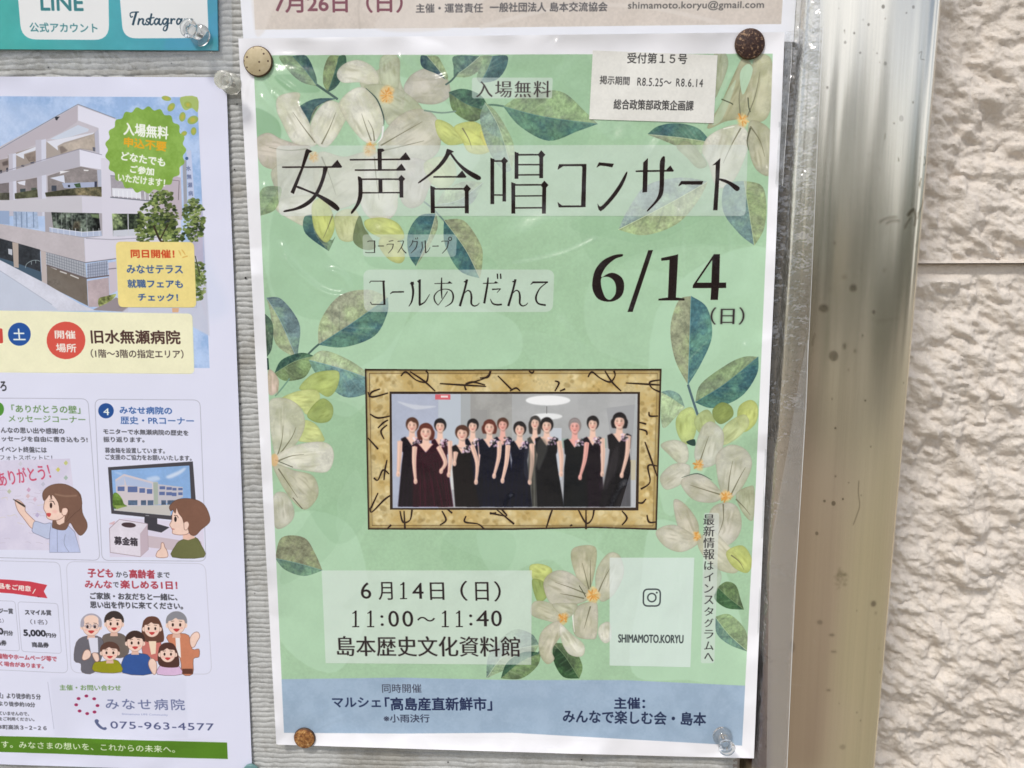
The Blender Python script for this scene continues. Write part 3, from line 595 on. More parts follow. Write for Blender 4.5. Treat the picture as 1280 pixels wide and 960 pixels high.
    lady(860,275,34,42,hb,D3,60,370,800,940,560,skin=(238,188,176))
    lady(180,280,38,48,hb,D1,72,370,75,230,540,arms=[[(90,400),(85,520),(76,640)]])
    C.v(640,485,6)
    lady(172,262,32,44,(72,68,66),(96,96,90),50,370,120,235,560,bob=2.2,arms=[[(205,480),(205,560),(200,640)]],corsage=True)
    lady(605,268,36,48,hd,D1,62,370,560,700,560,arms=[[(676,380),(682,500),(676,640)]])
    C.v(485,485,6)
    lady(760,295,38,48,hr,D3,72,385,690,860,560,bob=1.15,arms=[[(835,400),(830,520),(795,655)]])
    lady(555,340,42,50,hb,(24,14,18),66,430,505,690,560,arms=[[(508,480),(498,560)],[(628,430),(668,560),(660,700)]])
    lady(283,330,44,54,hr,D2,88,420,185,450,600,bob=1.3,corsage=False,arms=[[(200,440),(196,560),(206,695)],[(378,440),(430,555),(398,618)]])
    C.v(640,485,6)
    lady(260,282,38,50,hd,(16,16,24),76,370,190,390,560,arms=[[(352,400),(370,520),(368,640)]])
    lady(57,310,38,48,hd,D3,62,400,-60,150,600,arms=[[(-30,430),(-42,560),(-72,690)],[(148,420),(150,560),(132,700)]])
    C.poly([(95,470),(120,440),(160,520),(170,640),(150,700),(120,690),(85,620)], (112,112,104), .35, sm=4, soft=2)
    C.poly([(190,400),(240,380),(270,450),(230,560),(200,620),(180,560)], (112,112,104), .5, sm=4, soft=2)
    lady(470,288,38,52,(150,142,140),(8,16,24),72,385,385,570,560,skin=(240,184,174),arms=[[(560,410),(545,540),(510,665)]])
    lady(805,250,42,54,hd,(26,22,30),78,345,655,890,520,bob=1.1,arms=[[(872,360),(862,500),(822,650)]])
    C.poly([(760,470),(800,440),(790,600),(700,760),(660,720)], (120,116,112), .3, sm=4, soft=3)
    C.v()
    C.poly([(794.5,492.5),(797,492.5),(794.5,634.5),(775,634.5),(783,608),(788,590)], (200,205,206), .45)  # pale glare painted over the picture's lower right edge
    C.a[:] = np.clip(C.a, 0, 1)**1.16
    return C

# ================================================================== PRINT 2: the sticker, the top poster, the teal poster
Q_STICK = [(741,63),(897,69),(892,154),(736.5,149)]
def art_sticker():
    C = Canvas(Q_STICK, 8, 1.3, (226, 225, 218)); C.a *= (1+(C.n1*.05+C.n2*.05)[..., None]); C.v(600,0,4)
    k = (50,48,48)
    C.text('受付第１５号', 736,1034,264,316, k, 4, bold=.4)
    C.text('掲示期間', 598,746,378,420, k, 6, bold=.3); 
    C.text('R8.5.25〜', 786,955,388,428, k, 6, bold=.2, gap=1.1); C.text('R8.6.14', 980,1113,392,432, k, 4, bold=.2, gap=1.2)
    C.text('総合政策部政策企画課', 668,1066,496,546, k, 8, bold=.5)
    return C.v()
Q_TOP = [(296,-60),(999,-64),(992,52),(305,60)]
def art_top():
    C = Canvas(Q_TOP, 6, .6, (233, 235, 241))
    TB = (208,198,188)
    C.poly([(314,-60),(982,-60),(976.5,30),(640,34),(319,37)], TB, tex=.04, grain=.04)
    for p in ([(330,40),(345,5),(380,-20),(400,-60),(320,-60),(318,36)],[(470,36),(500,0),(560,-25),(640,-30),(600,5),(560,36)]): C.poly(p, (222,214,206), .5, sm=5, soft=2)
    C.line([(452,-10),(448,10),(450,36)], 3, (190,180,170), .5); C.line([(600,34),(700,10),(800,8),(900,28)], 5, (220,212,204), .6, soft=1)
    C.v(300,0,4); m = (122,70,82)
    C.text('7月26日（日）', 176,812,-34,64, m, -2, bold=1.0)
    d = (84,82,84)
    C.text('主催・運営責任', 880,1214,19,64, d, -2, bold=.45)
    C.text('一般社団法人', 1250,1530,14,60, d, -2, bold=.55); C.text('島本交流協会', 1550,1836,12,58, d, -2, bold=.55)
    C.text('shimamoto.koryu@gmail.com', 1940,2618,8,54, (88,86,84), -4, bold=.35, gap=1.04)
    return C.v()
Q_TEAL = [(-80,-70),(270,-70),(272.5,63),(-80,61)]
def art_teal():
    C = Canvas(Q_TEAL, 6, .8, (60, 160, 168))
    x = np.clip((C.mx-C.mx.max()*.25)/(C.mx.max()*.75), 0, 1)[..., None]
    C.a[:] = np.array((70,172,166))/255*(1-x)+np.array((72,150,178))/255*x; C.a *= (1+(C.n1*.12)[..., None])
    C.v(0,0,4)
    C.poly([(880,150),(1010,120),(1090,60),(1090,250),(960,250),(820,245)], (74,150,186), .5, sm=5, soft=4); C.poly([(1000,225),(1090,180),(1090,255),(960,250)], (62,148,150), .6, soft=4)
    WH = (226,228,228)
    C.rrect([(74,-200),(540,-200),(546,200),(108,197)], 75, WH); C.rrect([(584,-200),(1028,-200),(1044,190),(616,192)], 65, WH)
    te = (52,122,128)
    C.text('LINE', 206,416,-28,51, te, 2, bold=1.1); C.text('公式アカウント', 150,488,113,160, te, 4, bold=.35)
    nv = (36,66,84)
    for p, w in (([(650,70),(660,62),(694,60)],6),([(682,62),(672,95),(664,125)],11),([(650,72),(655,86),(664,82)],6),([(697,92),(690,124)],9),([(692,112),(704,96),(716,97),(714,116),(722,124),(730,112)],[5,7,9,9,6,4]),
        ([(748,98),(738,94),(732,104),(744,114),(740,123),(728,122)],7),([(758,68),(750,112),(758,124),(768,114)],[9,9,7,4]),([(742,92),(772,88)],6),
        ([(796,98),(782,94),(772,108),(778,122),(788,116),(798,96)],8),([(799,92),(795,116),(804,124),(812,112)],[9,9,7,4]),([(838,98),(826,93),(814,106),(819,121),(830,116),(840,98)],8),([(841,92),(836,138),(828,153),(817,150),(822,134),(850,114)],[9,9,7,6,5,4]),
        ([(856,92),(856,120)],9),([(857,108),(866,95),(876,98)],[5,7,9]),([(905,98),(892,94),(884,108),(888,121),(898,116),(908,96)],8),([(910,92),(906,116),(914,124)],8),
        ([(924,94),(922,121)],8),([(923,108),(934,96),(942,100),(941,121)],7),([(942,108),(954,96),(963,101),(961,116),(970,122),(976,112)],[6,7,8,8,6,4])):
        C.line(p, w, nv)
    return C.v()

# ================================================================== PRINT 3: the open day poster on the left
Q_LEFT = [(-60,95.5),(282.5,96.5),(315,966),(-60,953)]
def art_left():
    C = Canvas(Q_LEFT, 6, .5, (225, 227, 243))
    # picture area
    PA = [(-60,120),(246.5,121.5),(252,240),(262,460),(-60,460)]
    C.poly(PA, (166,194,232), tex=.05, col2=(186,206,236))
    C.poly([(-60,150),(60,135),(200,200),(262,330),(262,400),(-60,360)], (206,216,236), .35, sm=5, soft=12)
    C.v(0,120,8)
    WL, SH, WH = (200,196,204), (188,184,190), (226,226,238)
    # building, upper storeys
    C.poly([(-100,560),(780,85),(1160,225),(1160,1200),(-100,1200)], WL, tex=.02)
    C.poly([(-20,545),(775,95),(775,240),(770,260),(620,360),(440,450),(0,640)], (192,186,194)); C.line([(-20,540),(560,205),(780,82),(1150,222)], 7, (138,144,158), sm=0)
    C.poly([(780,95),(1160,235),(1160,600),(1095,590),(1095,1200),(1010,1200),(1010,585),(995,580),(985,320),(780,245)], WH)
    C.poly([(548,208),(600,206),(585,220),(570,245),(556,238)], (60,62,70))
    C.poly([(500,430),(780,290),(890,330),(880,355),(600,440)], (206,214,228)); C.poly([(465,455),(960,360),(985,330),(990,560),(800,530),(600,590),(440,640)], (176,168,162))
    C.poly([(465,455),(950,362),(930,380),(640,465),(575,500),(580,545)], (222,224,234)); C.poly([(590,500),(940,385),(950,540),(800,520),(620,575)], (186,176,166), tex=.12); C.poly([(925,510),(955,515),(950,556),(930,550)], (110,112,124)); C.poly([(590,505),(625,500),(680,545),(610,580)], (140,130,124), soft=1)
    C.poly([(945,370),(985,330),(995,575),(955,560)], (190,190,204))
    C.poly([(80,590),(360,505),(365,665),(120,755),(80,700)], (168,158,152)); C.poly([(150,585),(360,505),(355,545),(240,580),(240,630)], (220,222,232)); C.poly([(245,590),(355,555),(355,650),(290,655)], (150,138,130), tex=.15)
    C.poly([(-100,660),(85,620),(85,750),(-100,800)], (160,150,146)); C.poly([(20,665),(80,640),(82,690),(30,700)], (110,100,98), soft=1); C.poly([(0,740),(20,740),(20,780),(0,780)], (60,60,70)); C.poly([(62,720),(80,715),(80,755),(64,758)], (70,70,82)); C.poly([(215,690),(245,690),(240,708),(210,708)], (80,76,84)); C.poly([(305,665),(345,655),(340,672),(305,680)], (60,62,80))
    for a, b in ((85,160),(355,460)): C.poly([(a,440 if a>200 else 580),(b,430 if a>200 else 570),(b+5,1200),(a+15,1200)], (196,194,206)); C.poly([((a+b)/2+5,440 if a>200 else 580),(b,430 if a>200 else 570),(b+5,1200),((a+b)/2+15,1200)], (212,214,228))
    # balcony band
    C.poly([(-100,800),(120,745),(460,640),(795,535),(800,705),(640,745),(380,805),(0,880),(-100,900)], (190,188,198)); C.poly([(795,535),(1020,590),(1020,735),(800,702)], WH); C.line([(-100,795),(795,532),(1020,588)], 6, (150,150,166), sm=0)
    # second opening row
    C.poly([(475,800),(640,745),(810,705),(975,740),(985,930),(1000,1000),(480,1000)], (152,146,146), tex=.14); C.poly([(500,820),(640,790),(650,870),(590,850)], (218,222,236)); C.poly([(620,870),(960,860),(965,935),(640,920)], (176,184,208)); C.poly([(680,890),(700,890),(700,912),(680,912)], (50,54,66)); C.poly([(740,880),(800,870),(810,915),(760,915)], (74,96,72), tex=.6); C.poly([(945,855),(970,855),(970,920),(945,915)], (70,74,92)); C.poly([(515,895),(565,895),(565,950),(515,950)], (80,86,98)); C.poly([(600,750),(700,750),(600,780)], (230,230,234)); C.poly([(835,735),(890,740),(880,750),(840,748)], (236,236,236))
    C.poly([(165,850),(260,835),(370,815),(375,1000),(170,1000)], (150,142,142), tex=.12); C.poly([(170,860),(255,845),(250,895),(190,880)], (222,224,234)); C.poly([(200,930),(255,925),(255,975),(205,975)], (78,88,92)); C.poly([(312,920),(365,915),(370,975),(316,975)], (90,100,90))
    C.poly([(-100,890),(90,865),(90,1000),(-100,1000)], (132,126,128), tex=.12)
    C.poly([(970,740),(1012,740),(1020,990),(985,990)], (188,192,208))
    # lower half, from the second close view
    C.v(0,240,6)
    C.poly([(-80,60),(70,60),(320,50),(610,28),(770,40),(770,150),(615,165),(320,150),(0,140),(-80,150)], (204,202,210)); C.poly([(613,35),(780,42),(960,70),(960,160),(780,160),(618,155)], (216,214,226)); C.poly([(770,-40),(835,-30),(835,160),(780,160)], (214,214,226))
    C.poly([(338,5),(560,-30),(770,-40),(768,36),(610,22),(345,36)], (96,96,76), tex=.5, col2=(140,130,104)); C.poly([(110,10),(280,-20),(285,40),(112,52)], (92,94,74), tex=.5); C.poly([(-60,10),(70,5),(70,60),(-60,60)], (88,88,78), tex=.5)
    C.poly([(835,-20),(960,-10),(960,48),(840,45)], (222,222,232)); C.line([(838,46),(960,52)], 5, (120,128,130), sm=0)
    C.poly([(-60,140),(70,142),(72,245),(-60,235)], (160,178,206)); C.poly([(100,145),(280,150),(290,278),(102,262)], (172,188,212), tex=.15)
    for x in (120,160,200,250): C.line([(x,150),(x+3,266)], 9, (132,150,178), .8, sm=0)
    C.poly([(335,150),(778,160),(790,335),(620,345),(340,300)], (176,172,178)); C.poly([(385,152),(740,160),(755,300),(620,302),(400,275)], (52,58,56), tex=1.2, col2=(84,92,84)); C.poly([(560,220),(600,220),(600,280),(540,280)], (110,100,84), .7, soft=2, tex=.8); C.poly([(680,165),(740,165),(745,200),(690,190)], (150,170,130), .8, soft=1)
    for x in (420,460,500,540,650): C.line([(x,152),(x+2,300)], 4, (180,184,184), .6, sm=0)
    C.poly([(370,265),(520,285),(620,300),(760,290),(765,330),(620,338),(370,298)], (186,196,218)); C.line([(370,266),(520,288),(620,301),(762,291)], 4, (232,234,242), sm=0)
    for x in range(390,770,44): C.line([(x,272),(x+2,330)], 3, (236,238,244), sm=0)
    C.poly([(840,162),(960,165),(960,320),(850,325)], (70,84,68), tex=.8, col2=(110,124,90)); C.poly([(845,290),(960,285),(960,325),(850,330)], (190,200,216)); C.poly([(780,160),(838,160),(850,330),(790,335)], (216,214,224))
    C.poly([(-80,225),(340,298),(632,345),(640,530),(300,440),(-80,325)], (196,190,194), tex=.04); C.poly([(632,345),(790,335),(960,330),(960,480),(860,500),(650,532),(640,530)], (216,212,224)); C.line([(-80,325),(300,440),(640,530),(870,500)], 6, (126,126,134), sm=0)
    C.poly([(-80,330),(90,372),(300,432),(310,672),(140,590),(-80,480)], (66,70,76), tex=.3); C.poly([(-80,470),(90,520),(310,600),(318,672),(130,580),(-80,490)], (84,104,122)); C.poly([(60,425),(92,430),(92,475),(64,465)], (196,200,208)); C.line([(190,570),(200,540),(240,515),(280,512),(300,520)], 4, (170,184,188)); C.line([(235,520),(236,545)],4,(170,184,188)); C.line([(268,512),(268,535)],4,(170,184,188))
    C.poly([(92,375),(138,385),(140,570),(104,562)], (186,174,166)); C.poly([(305,438),(345,450),(354,700),(314,675)], (196,186,184))
    C.poly([(345,450),(640,535),(650,645),(350,545)], (176,180,188)); C.poly([(652,540),(808,515),(812,632),(655,648)], (170,178,196))
    for i in range(16): x = 355+i*18; C.line([(x,455+i*5.2),(x+3,540+i*6.2)], 2.6, (120,124,132), sm=0)
    for i in range(9): x = 662+i*17; C.line([(x,538-i*2.6),(x+2,644-i*2)], 2.6, (116,122,138), sm=0)
    for i in range(1,5): C.line([(345,450+i*19),(640,535+i*22)], 2.4, (120,124,132), sm=0); C.line([(652,540+i*21),(810,515+i*23)], 2.4, (116,122,138), sm=0)
    C.poly([(350,545),(650,645),(660,855),(354,700)], (140,132,124), col2=(116,108,100), tex=.2); 
    for q in ([(380,560),(425,580)],[(450,595),(500,612)],[(528,622),(590,648)]): C.line(q, 9, (210,208,206), sm=0)
    C.line([(350,548),(650,648),(870,620)], 10, (118,108,110), sm=0)
    C.poly([(655,668),(815,640),(825,860),(664,862)], (190,176,180), tex=.08); C.poly([(812,530),(870,520),(880,740),(825,770)], (206,198,208)); C.line([(812,578),(872,572)], 7, (140,134,144), sm=0)
    C.poly([(740,800),(800,780),(870,765),(850,800),(800,840),(745,860)], (150,158,104), sm=4, tex=.7); C.poly([(690,885),(800,835),(870,790),(960,840),(960,900)], (160,152,156))
    C.poly([(-80,480),(0,510),(350,690),(600,840),(720,890),(-80,900)], (214,216,228), tex=.05); C.poly([(-80,560),(0,590),(380,840),(440,890),(-80,890)], (198,206,222), .8); C.line([(0,590),(200,720),(390,845)], 6, (178,184,200), .8, sm=0)
    C.v()
    C.v(0,220,4)          # the wing running on to the right
    C.poly([(505,-90),(905,-70),(905,330),(600,400),(430,430),(425,312),(512,300)], (218,216,228)); C.poly([(552,-2),(888,18),(892,134),(558,106)], (176,172,180), tex=.1); C.poly([(560,60),(700,66),(702,112),(562,100)], (226,228,236)); C.poly([(760,40),(880,46),(884,128),(764,120)], (150,150,160))
    for x in range(570, 890, 22): C.line([(x, 70+(x-560)*.06), (x+2, 108+(x-560)*.07)], 4, (236,238,244), sm=0)
    C.line([(552,106),(720,122),(893,136)], 5, (120,124,134), sm=0); C.line([(552,-2),(888,18)], 4, (140,140,152), sm=0)
    C.poly([(560,188),(720,190),(722,296),(566,302)], (66,78,66), tex=.9, col2=(116,128,96)); C.poly([(566,272),(720,262),(722,298),(566,302)], (206,210,220)); C.line([(640,190),(642,296)], 5, (206,208,216), sm=0); C.poly([(740,190),(880,190),(880,290),(742,292)], (90,98,96), tex=.6, col2=(140,146,140))
    C.line([(430,312),(560,318),(900,300)], 4, (168,166,178), sm=0)
    C.v()
    # right side of the picture: sky, trees, sign board
    C.poly([(190,225),(212,218),(226,222),(228,275),(190,270)], (196,186,196)); C.line([(205,224),(224,226),(223,250)],.8,(120,112,116),sm=0)
    C.poly([(228,200),(233,200),(234,262),(230,262)], (168,170,180)); C.poly([(233,188),(239,188),(244,262),(236,262)], (200,208,232))
    for i, ch in enumerate('水無瀬病院'): C.text(ch, 233+i*.9,238.5+i*.9,207.5+i*10.4,213.5+i*10.4,(92,104,140),bold=.3)
    C.ell(233.5,198,2,2,(80,110,150))
    C.poly([(238,256),(247,252),(253,262),(258,400),(236,330)], (196,176,190), .6, soft=2)
    C.poly([(245,320),(258,350),(262,420),(225,400),(150,392),(190,360)], (206,208,222), .9, soft=1)
    rs = np.random.RandomState(4)
    def tree(cx, cy, rx, ry, n, cs):
        for k in range(n):
            a, q = rs.uniform(0, 6.28), rs.uniform(0, 1)**.6; r = rs.uniform(1.2, 3.6); c = cs[rs.randint(len(cs))]
            p = [(cx+rx*q*math.cos(a)+r*math.cos(t)*rs.uniform(.5,1.2), cy+ry*q*math.sin(a)+r*.7*math.sin(t)*rs.uniform(.5,1.2)) for t in np.linspace(0,6.28,8)[:-1]]
            C.poly(p, c, .85, sm=3, tex=.3)
    gs = [(74,90,52),(96,114,62),(126,142,84),(56,70,44),(150,164,104),(110,128,76)]
    tree(198,272,25,25,330,gs); tree(242,275,14,27,240,gs); tree(182,290,12,14,90,gs); tree(215,295,16,10,110,gs); tree(248,350,9,26,130,gs[1:]); tree(202,245,14,7,70,gs)
    C.line([(192,282),(200,300),(205,302)],2.4,(70,60,46)); C.line([(200,300),(210,280)],1.6,(70,60,46)); C.line([(244,320),(250,345)],1.2,(80,80,60))
    # little leaves at the top corner
    C.poly([(226,121.5),(246.5,121.5),(247,140),(240,135),(232,138),(227,132)], (176,194,110), .9, sm=3)
    for x, y, rx, ry, ro in ((208,123,6,3,.2),(214,134,6,4,-.9),(235,131,5,4,.4),(228,146,4,6,.2),(241,150,7,5,-.4),(242,164,3.5,5,.1),(230,167,4,3,-.5)):
        C.ell(x, y, rx, ry, (164,182,98), .95, ro); C.ell(x, y, rx*.5, ry*.6, (204,186,84), .7, ro, soft=1)
    # scalloped badge
    cx, cy = 182, 187.5; t = np.linspace(0, 2*np.pi, 181)[:-1]; r = 49.2+1.9*np.cos(21*t)
    C.poly(np.c_[cx+r*np.cos(t)*.995, cy+r*np.sin(t)*1.07], (140,176,82), tex=.05, col2=(150,184,96))
    C.v(130,120,6.857); w = (240,244,236)
    C.text('入場無料', 168,548,225,332, w, 40, bold=1.0); C.text('申込不要', 172,530,352,432, (226,176,52), 42, bold=1.0)
    C.text('どなたでも', 148,520,476,546, w, 58, bold=.9); C.text('ご参加', 225,425,592,656, w, 26, bold=.9); C.text('いただけます！', 120,520,664,728, w, 50, bold=.75)
    # cream call-out
    C.v(0,220,4)
    C.rrect([(578,328),(970,330),(982,658),(592,656)], 26, (238,222,152), tex=.03)
    C.text('同日開催！', 656,872,368,408, (206,82,50), 2, bold=.7)
    for p in ([(893,372),(900,384),(905,398)],[(908,368),(918,380),(926,394)],[(938,400),(912,408)]): C.line(p, [4,7,3] if len(p)==3 else 6, (226,190,110))
    bl = (62,96,158)
    C.text('みなせテラス', 636,914,444,486, bl, 2, bold=.5); C.text('就職フェアも', 640,914,518,558, bl, 2, bold=.6); C.text('チェック！', 692,890,588,624, bl, 2, bold=.6)
    C.poly([(860,660),(895,660),(892,682),(862,682)], (226,176,130), .8)
    # date and place bar
    C.rrect([(-300,668),(962,688),(972,990),(-300,980)], 26, (240,238,208), tex=.02)
    C.rrect([(-60,764),(12,762),(16,836),(-60,838)], 8, (210,88,80))
    C.ell(97,791,57,58,(52,98,168)); C.text('土', 68,128,764,820, w, 0, bold=.6)
    C.ell(330,822,97,94,(218,100,88)); C.text('開催', 276,378,772,812, w, 2, bold=.6); C.text('場所', 282,382,838,880, w, 2, bold=.6)
    br = (88,64,60)
    C.text('旧水無瀬病院', 458,902,770,836, br, 4, bold=.9); C.text('（1階〜3階の指定エリア）', 456,918,866,908, (80,66,64), 4, bold=.25)
    # ---- middle: two boxes
    C.v(0,440,4); bd = (186,186,200); BK = (66,66,72)
    C.text('ろ', 4,33,148,194, BK, 0, bold=.7)
    C.frame([(-300,228),(440,234),(500,1042),(-300,1020)], 34, 3.4, bd); C.frame([(474,236),(1000,240),(1030,1046),(510,1042)], 34, 3.4, bd)
    C.ell(-6,286,26,34,(96,156,72)); C.ell(530,294,39,38,(52,94,158)); C.text('4', 517,546,280,314, w, 2, bold=.3)
    gn = (112,148,94)
    C.text('「ありがとうの壁」', 60,402,264,302, gn, 6, bold=.4); C.text('メッセージコーナー', 44,428,316,350, gn, 6, bold=.2)
    C.text('みなせ病院の', 600,860,272,308, (66,106,168), 4, bold=.55); C.text('歴史・PRコーナー', 604,970,322,360, (66,106,168), 4, bold=.3)
    C.text('んなの思い出や感謝の', 6,322,376,404, BK, 6, bold=.35); C.text('ッセージを自由に書き込もう!', 10,438,420,446, BK, 6, bold=.35)
    C.text('イベント終盤には', 0,234,472,500, BK, 4, bold=.35); C.text('フォトスポットに！', 0,262,514,540, (96,96,104), 2, bold=.1)
    C.text('モニターで水無瀬病院の歴史を', 518,942,384,410, BK, 8, bold=.35); C.text('振り返ります。', 518,722,424,450, BK, 2, bold=.35)
    C.text('募金箱を設置しています。', 526,824,478,504, BK, 4, bold=.3); C.text('ご支援のご協力をお願いいたします。', 528,958,512,538, BK, 6, bold=.3)
    # girl writing on the wall
    C.v(0,560,6.857)
    C.poly([(-100,110),(600,90),(690,880),(-100,870)], (222,216,232), .8, col2=(214,208,226)); 
    rs = np.random.RandomState(9)
    for k in range(46):
        x, y = rs.uniform(-10, 600), rs.uniform(340, 860)
        C.line([(x,y),(x+rs.uniform(15,50),y+rs.uniform(-12,12)),(x+rs.uniform(50,70),y+rs.uniform(-10,16))], 4, (198,190,206) if k % 3 else (214,206,196), .7)
    C.text('ありがとう！', 0,440,205,330, (206,92,122), -72, bold=.5)
    for x, y, c in ((498,185,(212,206,110)),(565,128,(200,204,130)),(246,358,(206,170,196)),(300,440,(214,190,206)),(565,255,(170,190,176)),(240,412,(216,190,196)),(175,135,(208,206,216)),(320,575,(190,180,210)),(80,372,(190,196,170)),(370,310,(196,194,210))):
        C.poly([(x,y-22),(x+18,y),(x,y+22),(x-20,y+2)], c, .9)
    skn, ln, hr = (240,212,198), (150,110,96), (134,104,90)
    def shp(p, col, sm=5, o=ln, ow=5):
        C.poly(p, col, sm=sm, tex=.04)
        if o is not None:
            q = smooth(p, sm) if sm else np.array(p); C.line(np.vstack([q, q[:1]]), ow, o, .8, sm=0)
    shp([(130,450),(170,452),(215,500),(220,545),(300,625),(320,650),(275,690),(200,600),(150,530)], skn); C.line([(112,438),(165,470),(215,502)], [6,16,16], (84,72,66), sm=0)
    shp([(300,628),(380,650),(440,650),(430,775),(330,745),(278,718),(280,680)], (198,206,230), 4, (130,134,160))
    shp([(560,640),(640,720),(690,895),(425,895),(425,740),(440,640),(480,690),(520,700)], (194,202,230), 0, (130,134,160)); C.line([(490,700),(492,890)],4,(140,146,170),sm=0); C.line([(560,740),(550,820),(590,890)],4,(150,156,180))
    shp([(450,640),(520,340),(600,330),(690,400),(705,550),(745,640),(740,700),(690,750),(640,700),(600,640),(560,700),(470,690)], hr, 4, (104,80,70))
    shp([(480,620),(555,580),(550,640),(510,660),(490,650)], skn, 0, None)
    shp([(380,470),(375,520),(395,560),(405,600),(450,618),(510,612),(560,560),(560,440),(500,380),(410,400),(388,440)], skn)
    shp([(375,450),(365,390),(400,340),(470,310),(560,312),(650,360),(700,450),(690,520),(640,560),(560,640),(590,560),(575,510),(545,520),(515,555),(500,470),(450,400),(440,440),(425,400),(400,430)], hr, 3, (104,80,70))
    C.line([(470,395),(560,412),(660,408)], 10, (176,148,128), .7, soft=1)
    shp([(530,560),(535,520),(570,515),(582,540),(565,575),(540,575)], skn, 4); C.ell(437,492,11,24,(72,52,50)); C.line([(425,455),(455,458),(470,485)],[4,7,4],(80,60,56)); C.line([(425,440),(450,436)],4,(120,90,80),sm=0); C.poly([(398,560),(436,560),(428,588),(408,586)],(206,92,92),sm=3); C.ell(470,545,22,14,(240,190,180),.7,soft=2)
    # monitor, box, boy
    C.v(120,560,6.857)
    C.poly([(115,640),(250,600),(920,640),(930,935),(118,935)], (222,214,230), .8); C.poly([(440,750),(720,790),(900,800),(930,935),(860,900),(440,850)], (206,192,200)); C.poly([(110,650),(160,625),(160,660)], (220,190,196))
    C.poly([(102,165),(830,115),(855,445),(850,600),(640,615),(132,562)], (86,84,90)); C.poly([(132,190),(800,150),(815,440),(640,580),(155,535)], (150,184,226), tex=.05)
    C.poly([(600,245),(700,200),(770,165),(740,210),(640,260)], (216,226,242), .9, sm=4, soft=2); C.poly([(150,200),(230,225),(200,225)], (214,224,240), .8, sm=3, soft=2); C.poly([(430,260),(520,240),(550,270),(470,290)], (214,224,240), .7, sm=3, soft=2)
    C.poly([(165,270),(240,222),(490,290),(500,490),(265,500),(180,470)], (212,204,210)); C.poly([(490,290),(530,290),(535,310),(700,330),(745,335),(745,420),(640,470),(495,490)], (200,198,206)); C.poly([(240,240),(480,305),(480,345),(262,320)], (184,198,224)); C.poly([(165,290),(240,240),(245,315),(172,330)], (190,200,222))
    for x0, x1, y0, y1 in ((272,355,330,375),(372,420,345,380),(436,482,352,388),(185,245,330,365),(545,592,328,350),(604,650,335,355),(655,690,342,360),(542,590,375,400),(602,650,378,402),(650,690,382,408),(705,742,342,358),(705,742,380,400)): C.poly(box(x0,y0,x1,y1+4), (108,124,168))
    for x0, x1 in ((275,355),(385,430),(442,492),(560,600),(612,680)): C.poly(box(x0,448,x1,490), (98,116,140), tex=.3)
    C.poly([(490,295),(530,295),(532,485),(498,488)], (176,186,176)); C.poly([(145,400),(180,385),(220,430),(240,480),(265,500),(155,520)], (112,142,70), sm=3, tex=.5); C.poly([(155,525),(265,500),(640,485),(640,580),(155,535)], (202,200,196)); C.poly([(155,490),(265,495),(180,525)], (150,170,96))
    C.poly([(415,590),(525,600),(525,650),(630,680),(560,725),(440,700),(445,650),(415,640)], (78,76,84)); C.line([(425,578),(455,580)],5,(170,170,176),sm=0)
    shp([(115,690),(200,612),(440,650),(448,870),(380,932),(122,895)], (226,220,230), 0, (150,128,136)); C.poly([(378,735),(440,655),(448,870),(382,930)], (200,184,194)); C.ell(280,660,62,22,(88,72,76),1,.08)
    C.text('募金箱', 158,356,758,826, (60,54,62), 14, bold=.8)
    shp([(520,935),(525,890),(555,860),(560,815),(580,815),(590,850),(608,880),(612,935)], skn, 3)
    shp([(655,935),(680,840),(730,790),(850,765),(900,830),(925,935)], (122,124,84), 3, (90,90,60))
    shp([(745,730),(830,740),(850,770),(790,790),(745,780)], (232,196,180), 0, None)
    shp([(655,560),(650,620),(632,660),(655,700),(660,735),(740,745),(800,720),(820,600),(760,520),(690,500)], skn, 4)
    shp([(640,540),(630,500),(680,450),(760,432),(860,445),(930,490),(972,580),(970,640),(900,700),(850,750),(800,730),(785,640),(770,630),(755,650),(740,600),(710,560),(690,510),(680,560),(660,530)], (138,104,88), 3, (104,76,64))
    shp([(755,680),(755,640),(785,630),(798,660),(780,700),(760,700)], skn, 3); C.ell(681,610,11,24,(66,52,52)); C.line([(668,578),(695,580),(705,600)],5,(90,70,64)); C.line([(650,692),(672,697)],6,(190,100,90),sm=0)
    # ---- lower left box with prizes
    C.v(0,700,6.4)
    C.frame([(-200,2),(478,18),(545,905),(-200,870)], 50, 3.6, bd); C.frame([(-100,322),(120,330),(158,728),(-60,716)], 24, 3.6, bd); C.frame([(142,334),(462,348),(492,748),(174,732)], 26, 3.6, bd)
    C.poly([(-40,152),(80,158),(240,172),(378,200),(350,250),(380,306),(240,288),(100,268),(-40,258)], (206,78,92)); C.poly([(300,298),(330,300),(300,286)], (150,50,66))
    C.text('品をご用意', -10,246,184,226, w, 26, bold=.8); C.line([(284,232),(262,268)],7,w,sm=0)
    C.text('ジー賞', -8,104,386,426, BK, 4, bold=.7); C.text('スマイル賞', 202,410,398,438, BK, 4, bold=.7)
    C.text('（1名）', 244,380,474,514, (100,98,110), 4, bold=.1); C.text('名）', -26,30,466,500, (100,98,110), 4)
    C.text('5,000', 192,366,558,612, (58,58,66), 6, bold=1.1); C.text('円分', 372,452,586,618, BK, 2, bold=.6); C.text('0', -8,26,546,594, (58,58,66), 0, bold=1.1); C.text('円分', 34,104,566,602, BK, 2, bold=.6)
    C.text('商品券', 258,390,658,696, BK, 4, bold=.8); C.text('品券', -30,52,640,680, BK, 4, bold=.7)
    rd = (178,72,86)
    C.text('催物やホームページ等で', -20,454,748,788, rd, 24, bold=.6); C.text('く場合があります。', -2,348,810,846, rd, 22, bold=.6)
    # ---- family box
    C.v(0,680,3.4286)
